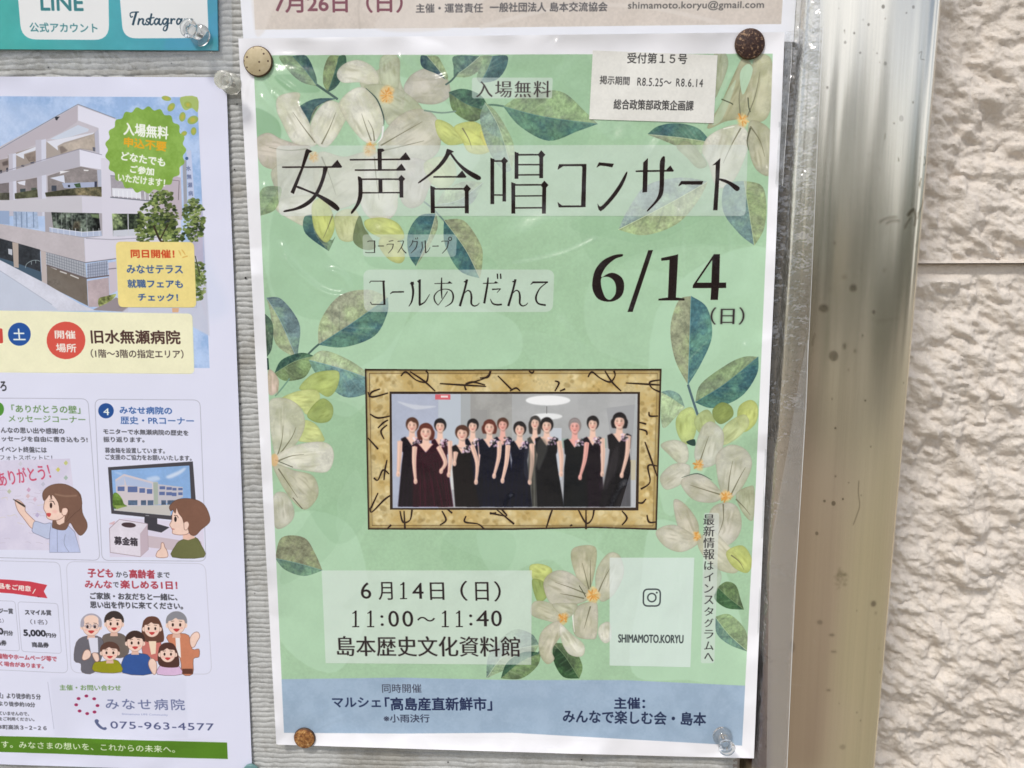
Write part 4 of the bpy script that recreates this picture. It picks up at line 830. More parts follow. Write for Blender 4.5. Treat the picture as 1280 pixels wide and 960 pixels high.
    C.frame([(284,75),(880,84),(908,558),(305,552)], 36, 3, (206,206,220))
    C.text('子ども', 378,484,106,142, rd, 2, bold=.8); C.text('から', 498,548,118,142, BK, 1, bold=.3); C.text('高齢者', 556,664,110,146, rd, 2, bold=.9); C.text('まで', 676,728,120,144, BK, 1, bold=.3)
    C.text('みんな', 366,480,156,188, rd, 2, bold=.7); C.text('で', 486,510,164,186, BK, 0, bold=.3); C.text('楽しめる1日！', 518,760,156,190, rd, 4, bold=.8)
    C.text('ご家族・お友だちと一緒に、', 388,760,208,236, BK, 6, bold=.6); C.text('思い出を作りに来てください。', 388,784,246,274, BK, 6, bold=.6)
    C.v(80,755,7.111)
    def man(hx, hy, rx, ry, hair, bodyp, bc, style=0):
        shp(bodyp, bc, 3, (96,84,84), 4)
        C.poly([(hx-rx*.35,hy+ry*.7),(hx+rx*.35,hy+ry*.7),(hx+rx*.45,hy+ry*1.35),(hx-rx*.45,hy+ry*1.35)], (226,190,174))
        if style == 1: C.poly([(hx-rx*1.15,hy-ry*.3),(hx-rx*.6,hy-ry*1.15),(hx+rx*.6,hy-ry*1.15),(hx+rx*1.2,hy-ry*.2),(hx+rx*1.45,hy+ry*1.3),(hx+rx*.8,hy+ry*1.6),(hx-rx*.7,hy+ry*1.5),(hx-rx*1.2,hy+ry)], hair, sm=4)
        else: C.ell(hx, hy-ry*.25, rx*1.16, ry*1.02, hair)
        for sx in (-1, 1): C.ell(hx+sx*rx*.98, hy+ry*.15, rx*.2, ry*.24, skn)
        t = np.linspace(0,2*np.pi,24); C.ell(hx, hy+ry*.05, rx*.95, ry*.95, skn); C.line(np.c_[hx+rx*.95*np.cos(t),hy+ry*.05+ry*.95*np.sin(t)],3,ln,.7,sm=0)
        if style != 2: C.poly([(hx-rx*1.1,hy-ry*.1),(hx-rx*1.0,hy-ry*.8),(hx-rx*.2,hy-ry*1.2),(hx+rx*.7,hy-ry*1.05),(hx+rx*1.12,hy-ry*.1),(hx+rx*.8,hy-ry*.4),(hx+rx*.2,hy-ry*.45),(hx-rx*.1,hy-ry*.6),(hx-rx*.5,hy-ry*.35),(hx-rx*.85,hy-ry*.3)], hair, sm=3)
        else: C.poly([(hx-rx*1.15,hy+ry*.1),(hx-rx*1.1,hy-ry*.6),(hx-rx*.75,hy-ry*.9),(hx-rx*.8,hy)], hair, sm=3); C.poly([(hx+rx*1.1,hy+ry*.1),(hx+rx*1.1,hy-ry*.6),(hx+rx*.8,hy-ry*.9),(hx+rx*.85,hy)], hair, sm=3); C.ell(hx,hy-ry*.6,rx*.8,ry*.5,skn)
        for sx in (-1, 1):
            C.ell(hx+sx*rx*.4, hy+ry*.08, rx*.12, ry*.17, (70,48,44)); C.line([(hx+sx*rx*.6,hy-ry*.25),(hx+sx*rx*.25,hy-ry*.3)], 4, (96,72,64), sm=0); C.ell(hx+sx*rx*.55,hy+ry*.4,rx*.18,ry*.1,(240,184,172),.7)
        C.poly([(hx-rx*.35,hy+ry*.48),(hx+rx*.35,hy+ry*.48),(hx,hy+ry*.78)], (200,80,80), sm=3)
    man(445,170,76,86,(74,64,62),[(340,300),(400,262),(500,262),(560,310),(575,430),(500,480),(380,440)],(122,112,106))
    man(242,195,82,88,(176,172,184),[(90,500),(110,340),(200,285),(330,300),(350,420),(270,606),(160,606),(150,530)],(118,116,124),2)
    C.poly([(215,300),(300,300),(305,430),(240,440)], (222,222,236)); C.line([(172,196),(312,196)],3,(110,120,150),sm=0); C.frame([(195,180),(240,180),(240,215),(195,215)],12,3,(110,120,150)); C.frame([(262,180),(305,180),(305,215),(262,215)],12,3,(110,120,150))
    shp([(160,480),(180,420),(215,405),(240,440),(225,480),(180,500)], skn, 3)
    man(782,212,74,82,(112,78,66),[(700,440),(700,330),(780,300),(860,320),(850,440),(830,510),(760,470)],(204,128,120),1); C.poly([(752,330),(820,330),(815,440),(775,450)], (240,220,196))
    man(1000,178,82,90,(150,150,156),[(910,300),(1000,262),(1110,280),(1140,400),(1200,400),(1200,470),(1150,490),(1145,622),(1050,622),(1030,480)],(208,142,112)); C.poly([(990,300),(1030,300),(1040,480),(1000,440)], (236,232,232)); C.poly([(1050,575),(1145,575),(1145,622),(1055,622)], (110,72,60))
    shp([(1130,380),(1118,310),(1150,260),(1190,250),(1206,290),(1180,340),(1160,380)], skn, 3)
    man(632,340,76,82,(76,58,54),[(522,612),(530,480),(600,440),(690,440),(760,470),(780,620)],(64,98,160))
    man(408,428,76,74,(104,76,66),[(268,600),(270,520),(340,510),(400,500),(480,505),(512,606)],(160,158,40)); shp([(250,440),(300,440),(312,500),(280,510)], skn, 3)
    man(922,440,72,78,(94,64,58),[(830,625),(860,540),(920,512),(1000,530),(1048,625)],(222,192,222),1); shp([(750,540),(765,490),(800,490),(825,540),(815,620),(785,615)], skn, 3)
    # ---- contact block and green bar
    C.v(0,850,8)
    C.poly([(500,-20),(1860,-20),(1880,580),(545,560)], (218,220,236), .7, soft=3); C.line([(478,20),(540,492)], 5, (180,180,200), .8, sm=0)
    C.text('主催・お問い合わせ', 600,1210,48,102, (112,148,86), 4, bold=.35)
    for x, y in ((864,160),(942,188),(975,256),(945,320),(872,336),(796,310),(762,248),(786,186)): C.ell(x,y,19,15,(178,64,104)); C.ell(x+3,y-2,8,6,(90,60,120),.6)
    sl_ = (116,124,160)
    C.text('みなせ病院', 1062,1850,184,292, sl_, 10, bold=.35, gap=1.2); C.text('Shimamoto LIFE Community', 1220,1680,330,354, (150,158,196), 10)
    C.poly([(948,400),(972,392),(990,410),(984,430),(1030,474),(1056,470),(1068,490),(1040,500),(990,476),(952,430)], (104,112,146), sm=3)
    C.text('075-963-4577', 1108,2140,414,484, (92,98,136), 22, bold=.2, gap=1.1)
    C.text('駅」より徒歩約５分', -34,408,126,180, BK, 16, bold=.4); C.text('より徒歩約10分', -10,352,212,258, BK, 14, bold=.4); C.text('ていませんので、', -10,290,314,350, BK, 8, bold=.3); C.text('をご利用ください。', -10,344,370,404, BK, 8, bold=.3); C.text('本町高浜３−２−２６', -26,466,446,490, BK, 14, bold=.4)
    C.poly([(-500,548),(600,575),(1280,600),(2270,625),(2278,790),(1280,765),(600,738),(-500,705)], (98,142,44), tex=.03)
    C.text('す。みなさまの想いを、これからの未来へ。', 18,1750,608,676, (232,240,220), 52, bold=.3, gap=1.08)
    C.a[:] = np.clip(C.a, 0, 1)**1.14
    return C.v()

# ================================================================== materials
def mat(name):
    m = bpy.data.materials.new(name); m.use_nodes = True
    nt = m.node_tree; return m, nt, nt.nodes['Principled BSDF'], nt.nodes['Material Output']
def N(nt, t, **k):
    n = nt.nodes.new(t)
    for a, b in k.items(): setattr(n, a, b)
    return n
def noise_n(nt, scale, detail=4, vec=None, rough=.5):
    n = N(nt, 'ShaderNodeTexNoise'); n.inputs['Scale'].default_value = scale; n.inputs['Detail'].default_value = detail; n.inputs['Roughness'].default_value = rough
    if vec is None:
        g = N(nt, 'ShaderNodeNewGeometry'); vec = g.outputs['Position']
    nt.links.new(vec, n.inputs['Vector']); return n
def ramp(nt, src, stops):
    r = N(nt, 'ShaderNodeValToRGB'); nt.links.new(src, r.inputs[0]); e = r.color_ramp.elements
    while len(e) < len(stops): e.new(.5)
    for i, (p, c) in enumerate(stops): e[i].position = p; e[i].color = (*c, 1) if len(c) == 3 else c
    return r
def bump(nt, h, dist, strength=1.0, nrm=None):
    b = N(nt, 'ShaderNodeBump'); b.inputs['Distance'].default_value = dist; b.inputs['Strength'].default_value = strength
    nt.links.new(h, b.inputs['Height'])
    if nrm is not None: nt.links.new(nrm, b.inputs['Normal'])
    return b
def add(nt, a, b, ka=1.0, kb=1.0):
    m1 = N(nt, 'ShaderNodeMath', operation='MULTIPLY'); nt.links.new(a, m1.inputs[0]); m1.inputs[1].default_value = ka
    m2 = N(nt, 'ShaderNodeMath', operation='MULTIPLY_ADD'); nt.links.new(b, m2.inputs[0]); m2.inputs[1].default_value = kb
    nt.links.new(m1.outputs[0], m2.inputs[2]); return m2.outputs[0]

def print_mat(name, canvas, coat=1.0, crinkle=1.0, wrinkles=None, sat=1.0):
    """printed paper under a clear glossy film: colour from the print, film gloss as a coat with its own wrinkles"""
    m, nt, p, out = mat(name)
    im = canvas.image(name); t = N(nt, 'ShaderNodeTexImage'); t.image = im; t.extension = 'EXTEND'
    uv = N(nt, 'ShaderNodeUVMap'); uv.uv_map = 'UVMap'; nt.links.new(uv.outputs[0], t.inputs[0])
    nt.links.new(t.outputs[0], p.inputs['Base Color'])
    p.inputs['Roughness'].default_value = .75; p.inputs['Specular IOR Level'].default_value = .05
    p.inputs['Coat Weight'].default_value = coat; p.inputs['Coat Roughness'].default_value = .25; p.inputs['Coat IOR'].default_value = 1.5
    n1 = noise_n(nt, 30, 2); n2 = noise_n(nt, 150, 3)
    h = add(nt, n1.outputs[0], n2.outputs[0], 1.0, .16)
    if wrinkles is not None:
        w = N(nt, 'ShaderNodeTexImage'); w.image = wrinkles; w.extension = 'EXTEND'; nt.links.new(uv.outputs[0], w.inputs[0]); w.image.colorspace_settings.name = 'Non-Color'
        h = add(nt, h, w.outputs[0], 1.0, 1.5)
    b = bump(nt, h, .0026*crinkle); nt.links.new(b.outputs[0], p.inputs['Coat Normal'])
    b2 = bump(nt, n1.outputs[0], .0006*crinkle); nt.links.new(b2.outputs[0], p.inputs['Normal'])
    return m

def film_mat(name, diffuse=.05, rough=.16, tint=(.97,.98,.98), crinkle=.0035, scale=70):
    m, nt, p, out = mat(name); nt.nodes.remove(p)
    tr = N(nt, 'ShaderNodeBsdfTransparent'); tr.inputs[0].default_value = (*tint, 1)
    gl = N(nt, 'ShaderNodeBsdfGlossy'); gl.inputs['Roughness'].default_value = rough
    df = N(nt, 'ShaderNodeBsdfDiffuse'); df.inputs[0].default_value = (.8,.82,.84,1)
    fr = N(nt, 'ShaderNodeFresnel'); ge = N(nt, 'ShaderNodeNewGeometry'); mr = N(nt, 'ShaderNodeMapRange'); mr.inputs['To Min'].default_value = 1.6; mr.inputs['To Max'].default_value = 1/1.6; nt.links.new(ge.outputs['Backfacing'], mr.inputs[0]); nt.links.new(mr.outputs[0], fr.inputs[0])   # same reflectance from either side of the thin film
    n1 = noise_n(nt, scale, 4, rough=.6); b = bump(nt, n1.outputs[0], crinkle)
    for x in (gl, fr): nt.links.new(b.outputs[0], x.inputs['Normal'])
    k = N(nt, 'ShaderNodeMath', operation='MULTIPLY'); k.inputs[1].default_value = 2.6; k.use_clamp = True; nt.links.new(fr.outputs[0], k.inputs[0])
    m1 = N(nt, 'ShaderNodeMixShader'); m1.inputs[0].default_value = diffuse; nt.links.new(tr.outputs[0], m1.inputs[1]); nt.links.new(df.outputs[0], m1.inputs[2])
    m2 = N(nt, 'ShaderNodeMixShader'); nt.links.new(k.outputs[0], m2.inputs[0]); nt.links.new(m1.outputs[0], m2.inputs[1]); nt.links.new(gl.outputs[0], m2.inputs[2])
    nt.links.new(m2.outputs[0], out.inputs[0]); return m

# ================================================================== object helpers
def tag(o, label=None, cat=None, group=None, kind=None):
    if label: o['label'] = label
    if cat: o['category'] = cat
    if group: o['group'] = group
    if kind: o['kind'] = kind
    return o
def empty(name, loc, label, cat, group=None):
    o = bpy.data.objects.new(name, None); COL.objects.link(o); o.location = loc; o.empty_display_size = .01
    return tag(o, label, cat, group)
def mesh_obj(name, verts, faces, m, parent=None, uv=None, smooth_=True):
    me = bpy.data.meshes.new(name); V = np.asarray(verts, np.float32); Fc = np.asarray(faces, np.int32)
    me.vertices.add(len(V)); me.vertices.foreach_set('co', V.ravel())
    n = Fc.shape[1]; me.loops.add(Fc.size); me.loops.foreach_set('vertex_index', Fc.ravel())
    me.polygons.add(len(Fc)); me.polygons.foreach_set('loop_start', np.arange(0, Fc.size, n)); me.polygons.foreach_set('loop_total', np.full(len(Fc), n))
    if uv is not None:
        l = me.uv_layers.new(name='UVMap'); l.data.foreach_set('uv', np.asarray(uv, np.float32)[Fc.ravel()].ravel())
    me.update(calc_edges=True); me.validate()
    if smooth_: me.polygons.foreach_set('use_smooth', np.ones(len(me.polygons), bool))
    me.materials.append(m); o = bpy.data.objects.new(name, me); COL.objects.link(o)
    if parent is not None:
        o.parent = parent; o.matrix_parent_inverse = Matrix.Translation(-Vector(parent.location))
    return o
def grid_faces(nx, ny, flip=False):
    i = np.arange(nx*ny).reshape(ny, nx)
    f = np.stack([i[:-1,:-1], i[1:,:-1], i[1:,1:], i[:-1,1:]], -1).reshape(-1, 4)
    return f[:, ::-1] if flip else f
def sheet(name, quad, canvas, m, parent, depth, off=0.0, nx=80, ny=100, wavy=0.0, thick=.0002, seed=0):
    """a sheet of paper over the photo quad TL,TR,BR,BL; depth(x,y) in mm gives its buckling"""
    q = np.asarray(quad, float); u, v = np.meshgrid(np.linspace(0, 1, nx), np.linspace(0, 1, ny))
    u, v = u.ravel(), v.ravel()
    P = q[0]*((1-u)*(1-v))[:,None]+q[1]*(u*(1-v))[:,None]+q[2]*(u*v)[:,None]+q[3]*((1-u)*v)[:,None]
    if wavy:
        e = (vnoise(u*5+seed, v*0+seed, 5)-.5)*2*wavy; P[:,1] += e*np.where(v > .5, (v-.5)*2, 0)*(np.abs(u-.5) < .5)
        P[:,0] += (vnoise(v*6+seed, u*0+seed, 6)-.5)*2*wavy*.5*np.abs(u-.5)*2
    d0 = canvas.d if canvas is not None else off
    pl = px2pl(P, d0); d = depth(pl[:,0], pl[:,1])+off
    pw = px2pl(P, d)
    V = np.c_[pw[:,0]*1e-3, -d*1e-3, BASE_Z+pw[:,1]*1e-3]
    uvs = None
    if canvas is not None: uvs = np.c_[(pl[:,0]-canvas.x0)*canvas.K/canvas.W, 1-(canvas.y1-pl[:,1])*canvas.K/canvas.H]
    o = mesh_obj(name, V, grid_faces(nx, ny), m, parent, uvs)
    if thick:
        s = o.modifiers.new('thickness', 'SOLIDIFY'); s.thickness = thick; s.offset = -1
        es = o.modifiers.new('crisp_rim', 'EDGE_SPLIT'); es.split_angle = math.radians(60)
    return o
def lathe(profile, seg=40):
    """profile [(r, h)] in mm along the outward axis -> verts, faces"""
    V, Fc = [], []; n = len(profile)
    for r, h in profile:
        for k in range(seg):
            a = 2*math.pi*k/seg; V.append((max(r, .001)*math.cos(a)*1e-3, -h*1e-3, max(r, .001)*math.sin(a)*1e-3))
    for i in range(n-1):
        for k in range(seg): Fc.append((i*seg+k, i*seg+(k+1) % seg, (i+1)*seg+(k+1) % seg, (i+1)*seg+k))
    return V, Fc

# ================================================================== the aluminium frame and the woven board
FR_LEAN = math.atan(5/310)
def fr_x(x, z): return x+z*math.tan(FR_LEAN)
PROF = [(103.4,-6),(104.2,-4.5),(104.8,-2),(105.4,-.2),(106.0,1.6),(106.9,3.8),(108.2,5.7),(110.2,7.0),(113,7.8),(117,8.3),(121,8.5),(125,8.9),(130,9.6),(137,10.2),(144,10.1),(149,9.6),(152.5,8.7),(155,7.2),(156.4,5.2),(156.9,2.6),(157,-1),(157,-44)]
PROF_S = smooth(PROF, 5, False)
def fr_d(x, z): return np.interp(x-z*math.tan(FR_LEAN), PROF_S[:,0], PROF_S[:,1])
board = empty('notice_board', W(0,0,-6), 'outdoor notice board of grey woven panel held in a weathered aluminium frame', 'notice board')

def frame_canvas():
    C = Canvas([(930,-20),(1200,-20),(1130,980),(900,980)], 4, 9, (228,224,214), 30)
    st = fbm(C.mx/.3, C.my/60, 31, 2)-.5; st2 = fbm(C.mx/2.2, C.my/140, 37, 3)-.5
    C.a *= (1+(st*.05+st2*.03)[..., None])
    # mirrored ground and greenery painted in: warmer downwards, with greenish clouds
    c1 = np.clip((fbm(C.mx/30, C.my/80, 41, 3)-.45)*4, 0, 1)[..., None]; yy = np.clip((C.my/C.my.max()-.15)*2, 0, 1)[..., None]
    C.a *= 1-(1-np.array((.93,.885,.80), np.float32))*yy*1.0
    C.a *= 1-(1-np.array((.985,1.0,.965), np.float32))*c1*yy
    # dark reflections and shade painted brown along the rail's hollow and inner foot
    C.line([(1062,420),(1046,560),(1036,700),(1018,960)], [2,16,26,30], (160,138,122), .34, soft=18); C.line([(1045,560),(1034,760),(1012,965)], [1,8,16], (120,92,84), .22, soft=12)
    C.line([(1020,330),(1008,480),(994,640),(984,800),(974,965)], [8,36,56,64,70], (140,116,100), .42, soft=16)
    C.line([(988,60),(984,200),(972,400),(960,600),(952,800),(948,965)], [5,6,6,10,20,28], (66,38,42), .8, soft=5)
    C.v(880,220,4); br = (112,100,80)
    for p, w, a in (([(1015,200),(1030,180),(1050,165)],14,.7),([(1030,210),(1010,240),(1000,262)],7,.6),([(1050,170),(1060,210),(1055,250)],9,.6),([(1075,190),(1100,150),(1110,115)],9,.55),([(1070,215),(1080,190)],8,.5),
        ([(870,235),(900,215),(960,205)],9,.35),([(905,240),(930,225),(970,225)],12,.35),([(1080,30),(1085,60)],9,.4),([(1060,355),(1080,325)],5,.4),([(545,850),(550,810),(560,795)],5,.6),([(850,725),(980,710)],3,.25),([(1060,110),(1068,20)],3,.2)):
        C.line(p, w, br, a, soft=.5)
    for x, y, rx, ry, a in ((600,662,24,20,.5),(742,560,18,17,.45),(648,900,22,26,.45),(655,335,5,6,.5),(895,472,6,6,.4),(842,680,7,8,.5),(610,540,3,3,.4),(632,566,4,4,.4),(990,550,3,3,.4),(700,850,8,16,.35),(750,875,6,10,.35),(700,505,14,9,.2)):
        C.ell(x, y, rx, ry, (104,94,76), a, soft=.7, tex=.5)
    C.v(880,440,4)
    for x, y, r, a in ((655,380,5,.6),(602,745,6,.6),(645,755,10,.6),(690,732,5,.6),(655,620,5,.4),(800,240,5,.5),(828,470,4,.4),(565,908,8,.5),(1002,155,4,.5),(640,235,4,.4),(718,650,3,.5)): C.ell(x, y, r, r*1.2, (96,86,70), a)
    C.line([(768,640),(766,700),(772,760),(762,800),(740,860)], 5, (112,100,84), .5)
    C.v(880,680,3.2)
    rs = np.random.RandomState(5)
    for k in range(34): x, y = 545+rs.normal()*11, 122+rs.normal()*20; C.line([(x,y),(x+rs.uniform(-10,10),y+rs.uniform(-9,12)),(x+rs.uniform(-12,12),y+rs.uniform(-4,18))], [1,4,1], (124,116,90), .5, soft=.4)
    for x, y, rx, ry, a in ((675,236,11,12,.6),(462,312,11,9,.4),(508,360,11,6,.45),(515,426,12,4,.45),(355,415,10,22,.4),(550,805,12,10,.25),(495,580,9,5,.4),(685,274,5,6,.3)): C.ell(x, y, rx, ry, (104,94,80), a, soft=.6)
    C.v(880,0,4)
    for x, y, r, a in ((890,38,8,.6),(820,125,6,.5),(1040,40,7,.4),(708,210,6,.4),(752,165,5,.5),(705,150,4,.4),(620,435,6,.4),(860,270,4,.3),(1005,70,4,.4),(780,265,5,.4),(900,322,8,.3),(980,595,12,.2)): C.ell(x, y, r, r*1.3, (92,88,80), a)
    C.line([(1070,270),(1085,260),(1080,295),(1100,300)], 4, (140,134,120), .5); C.line([(1110,780),(1118,810),(1105,825)], 9, (130,120,96), .5); C.line([(1140,770),(1150,800)], 6, (130,120,96), .5); C.line([(1090,890),(1080,930)], 10, (130,120,96), .45); C.line([(965,790),(968,810)],5,(130,124,100),.5); C.line([(900,670),(896,700)],5,(130,124,100),.4)
    C.v()
    rs = np.random.RandomState(2)
    for k in range(50):
        x, y = rs.uniform(1000,1180), rs.uniform(0,960); r = rs.uniform(.4,1.1); C.ell(x, y, r, r*rs.uniform(1,2), (110,100,84), rs.uniform(.15,.5))
    for k in range(16):
        x, y = rs.uniform(1000,1160), rs.uniform(0,960); C.line([(x,y),(x+rs.uniform(-30,30),y+rs.uniform(-8,8))], .5, (206,206,200), .35, sm=0)
    return C
def metal_mat():
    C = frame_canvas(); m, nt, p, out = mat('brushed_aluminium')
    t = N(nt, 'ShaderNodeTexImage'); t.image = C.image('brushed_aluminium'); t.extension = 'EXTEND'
    uv = N(nt, 'ShaderNodeUVMap'); uv.uv_map = 'UVMap'; nt.links.new(uv.outputs[0], t.inputs[0]); nt.links.new(t.outputs[0], p.inputs['Base Color'])
    p.inputs['Metallic'].default_value = .88; p.inputs['Roughness'].default_value = .34
    g = N(nt, 'ShaderNodeNewGeometry'); mp = N(nt, 'ShaderNodeMapping'); mp.inputs['Scale'].default_value = (1800, 1800, 14)
    nt.links.new(g.outputs['Position'], mp.inputs[0]); n = N(nt, 'ShaderNodeTexNoise'); n.inputs['Scale'].default_value = 1; n.inputs['Detail'].default_value = 3; nt.links.new(mp.outputs[0], n.inputs[0])
    mp2 = N(nt, 'ShaderNodeMapping'); mp2.inputs['Scale'].default_value = (85, 85, 9); nt.links.new(g.outputs['Position'], mp2.inputs[0]); n2 = noise_n(nt, 1, 1, mp2.outputs[0]); h = add(nt, n.outputs[0], n2.outputs[0], .012, 1.0)
    b = bump(nt, h, .0005); nt.links.new(b.outputs[0], p.inputs['Normal'])
    r = N(nt, 'ShaderNodeMapRange'); r.inputs['To Min'].default_value = .13; r.inputs['To Max'].default_value = .22; nt.links.new(n2.outputs[0], r.inputs[0]); nt.links.new(r.outputs[0], p.inputs['Roughness'])
    return m, C
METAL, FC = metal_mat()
def extrude_profile(name, prof, z0, z1, nz, parent, m, canvas):
    pr = np.asarray(prof); zz = np.linspace(z0, z1, nz)
    X = pr[None,:,0]+zz[:,None]*math.tan(FR_LEAN); D = np.broadcast_to(pr[None,:,1], X.shape); Z = np.broadcast_to(zz[:,None], X.shape)
    V = np.c_[X.ravel()*1e-3, -D.ravel()*1e-3, BASE_Z+Z.ravel()*1e-3]
    uvx = (X.ravel()-canvas.x0)*canvas.K/canvas.W; uvy = 1-(canvas.y1-Z.ravel())*canvas.K/canvas.H
    return mesh_obj(name, V, grid_faces(len(pr), nz, True), m, parent, np.c_[uvx, uvy])
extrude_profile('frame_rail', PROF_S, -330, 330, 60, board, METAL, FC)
lip, nt, p, o_ = mat('bead_metal'); p.inputs['Base Color'].default_value = (.30,.27,.25,1); p.inputs['Metallic'].default_value = .6; p.inputs['Roughness'].default_value = .45
extrude_profile('glazing_bead', [(98.7,-4),(98.8,-.9),(99.2,-.5),(101.6,-.5),(102.0,-.9),(102.1,-6)], -330, 330, 40, board, lip, FC)

# woven vinyl panel: rows of overlapping weft ribs over thin warps
def woven():
    xs = np.arange(-262, 98.4, .62); zs = np.arange(-185, 190, .30)
    X, Z = np.meshgrid(xs, zs); X = X.astype(np.float32); Z = Z.astype(np.float32)
    pit = 2.35; wob = (fbm(X/26, Z/9, 51, 3)-.5)*1.9+(vnoise(X/3.4, Z/2.4, 55)-.5)*.75
    t = (Z+wob)/pit; row = np.floor(t); f = t-row
    prof = np.where(f < .16, f/.16*.55, .55+.45*np.sin(np.clip((f-.16)/.84, 0, 1)*math.pi*.95)**.8)     # groove at each row's foot
    wp = 3.6; cx = (X+(vnoise(X/9, row*3.1, 57)-.5)*1.6+row % 2*.5)/wp; cf = np.abs(cx-np.round(cx))*2; ci = np.round(cx)
    jit = vnoise(ci*1.7+.3, row*1.3+.4, 59)
    warp = np.clip(1-(1-cf)*6, 0, 1); 
    hi = prof*(.62+.38*np.sqrt(np.clip(cf*1.3, 0, 1)))*(.75+.5*jit)-(1-warp)*.12
    hi = hi+(fbm(X/1.2, Z/.7, 61, 2)-.5)*.22+(fbm(X/30, Z/30, 63, 2)-.5)*.6
    D = hi*.62-.75
    V = np.c_[X.ravel()*1e-3, -D.ravel()*1e-3, BASE_Z+Z.ravel()*1e-3]
    m, nt, p, out = mat('woven_vinyl')
    n = noise_n(nt, 60, 5); n3 = noise_n(nt, 1400, 3); a = add(nt, n.outputs[0], n3.outputs[0], .6, .4)
    r = ramp(nt, a, [(.3, (.33,.33,.315)), (.5, (.46,.465,.45)), (.7, (.55,.555,.54))]); nt.links.new(r.outputs[0], p.inputs['Base Color']); p.inputs['Roughness'].default_value = .62
    gr = ramp(nt, noise_n(nt, 22, 6, rough=.7).outputs[0], [(.36, (.74,.71,.66)), (.5, (1,1,1))]); mg = N(nt, 'ShaderNodeMixRGB', blend_type='MULTIPLY'); mg.inputs[0].default_value = 1; nt.links.new(r.outputs[0], mg.inputs[1]); nt.links.new(gr.outputs[0], mg.inputs[2]); nt.links.new(mg.outputs[0], p.inputs['Base Color'])
    b = bump(nt, n3.outputs[0], .0001); nt.links.new(b.outputs[0], p.inputs['Normal'])
    o = mesh_obj('woven_panel', V, grid_faces(len(xs), len(zs), True), m, board)
    s = o.data
    return o
woven()
bk, nt, p, o_ = mat('backing_board'); p.inputs['Base Color'].default_value = (.12,.11,.10,1); p.inputs['Roughness'].default_value = .8
n = noise_n(nt, 40, 4); r = ramp(nt, n.outputs[0], [(.3,(.09,.08,.075)),(.7,(.15,.135,.12))]); nt.links.new(r.outputs[0], p.inputs['Base Color'])
def boxmesh(name, x0, x1, d0, d1, z0, z1, m, parent):
    V = [W(x, z, d) for z in (z0, z1) for d in (d0, d1) for x in (x0, x1)]
    return mesh_obj(name, V, [(0,1,3,2),(4,6,7,5),(0,4,5,1),(2,3,7,6),(0,2,6,4),(1,5,7,3)], m, parent, smooth_=False)
boxmesh('backing_panel', -262, 104.5, -12, -6.5, -330, 330, bk, board)

# ================================================================== the house wall
wall = empty('house_wall', W(190, 0, -50), 'pale beige house wall of rough stone-textured siding beside the notice board', 'wall')
wm, nt, p, o_ = mat('stone_siding')
n = noise_n(nt, 30, 5); n2 = noise_n(nt, 900, 4); a = add(nt, n.outputs[0], n2.outputs[0], .65, .35)
r = ramp(nt, a, [(.30,(.56,.50,.43)),(.48,(.68,.615,.545)),(.70,(.75,.685,.61))]); nt.links.new(r.outputs[0], p.inputs['Base Color']); p.inputs['Roughness'].default_value = .7
b = bump(nt, add(nt, n2.outputs[0], noise_n(nt, 260, 4).outputs[0], .25, 1.0), .0014); nt.links.new(b.outputs[0], p.inputs['Normal'])
def siding(z0, z1, top_ledge, bottom_edge, seed):
    xs = np.arange(135, 330, .75); zs = np.arange(z0, z1+.01, .75); X, Z = np.meshgrid(xs, zs)
    ca, sa = math.cos(.55), math.sin(.55); U = X*ca-Z*sa; Vv_ = X*sa+Z*ca
    wx = (fbm(X/20, Z/20, seed+5, 3)-.5)*14; 
    a = fbm((U+wx)/13, (Vv_+wx)/8, seed, 5, .50); c = fbm((U-wx)/9, Vv_/5.5, seed+20, 4); g = fbm(U/42, Vv_/30, seed+30, 3)
    r2 = np.abs(2*fbm((U+wx*.6)/11, (Vv_-wx*.4)/7.5, seed+40, 4, .5)-1); h = np.clip((a-.32)*3.0, 0, 1)*3.6+(c-.5)*2.0+(g-.5)*7+np.clip(r2*2.0, 0, 1)*2.2
    if top_ledge: k = np.clip((z1-Z-4.5)/3.5, 0, 1); h = h*k+(1-k)*.6-.8*np.clip(1-(z1-Z)/1.5, 0, 1)
    if bottom_edge: k = np.clip((Z-z0)/1.2, 0, 1); h = h*(.12+.88*k)+(1-k)*4.4
    D = -56+h
    n_ = len(xs); V = np.c_[X.ravel()*1e-3, -D.ravel()*1e-3, BASE_Z+Z.ravel()*1e-3]; Fc = grid_faces(n_, len(zs), True); q = np.arange(n_-1)
    top0 = (len(zs)-1)*n_; B = V[:n_].copy(); B[:,1] = .068; T = V[top0:].copy(); T[:,1] = .068; b0 = len(V); t0 = b0+n_; V = np.vstack([V, B, T])     # the board's lower and upper edge faces
    Fc = np.vstack([Fc, np.c_[b0+q, b0+q+1, q+1, q], np.c_[top0+q, top0+q+1, t0+q+1, t0+q]])
    o = mesh_obj('siding_panel', V, Fc, wm, wall); es = o.modifiers.new('crisp_edge', 'EDGE_SPLIT'); es.split_angle = math.radians(65); return o
ZJ = 62.5
for i, (z0, z1, tl, be, sd) in enumerate(((ZJ, 330, 0, 1, 70), (-330, ZJ-.05, 1, 0, 120))):
    siding(z0, z1, tl, be, sd)
boxmesh('wall_backing', 60, 400, -90, -68.5, -330, 330, wm, wall)

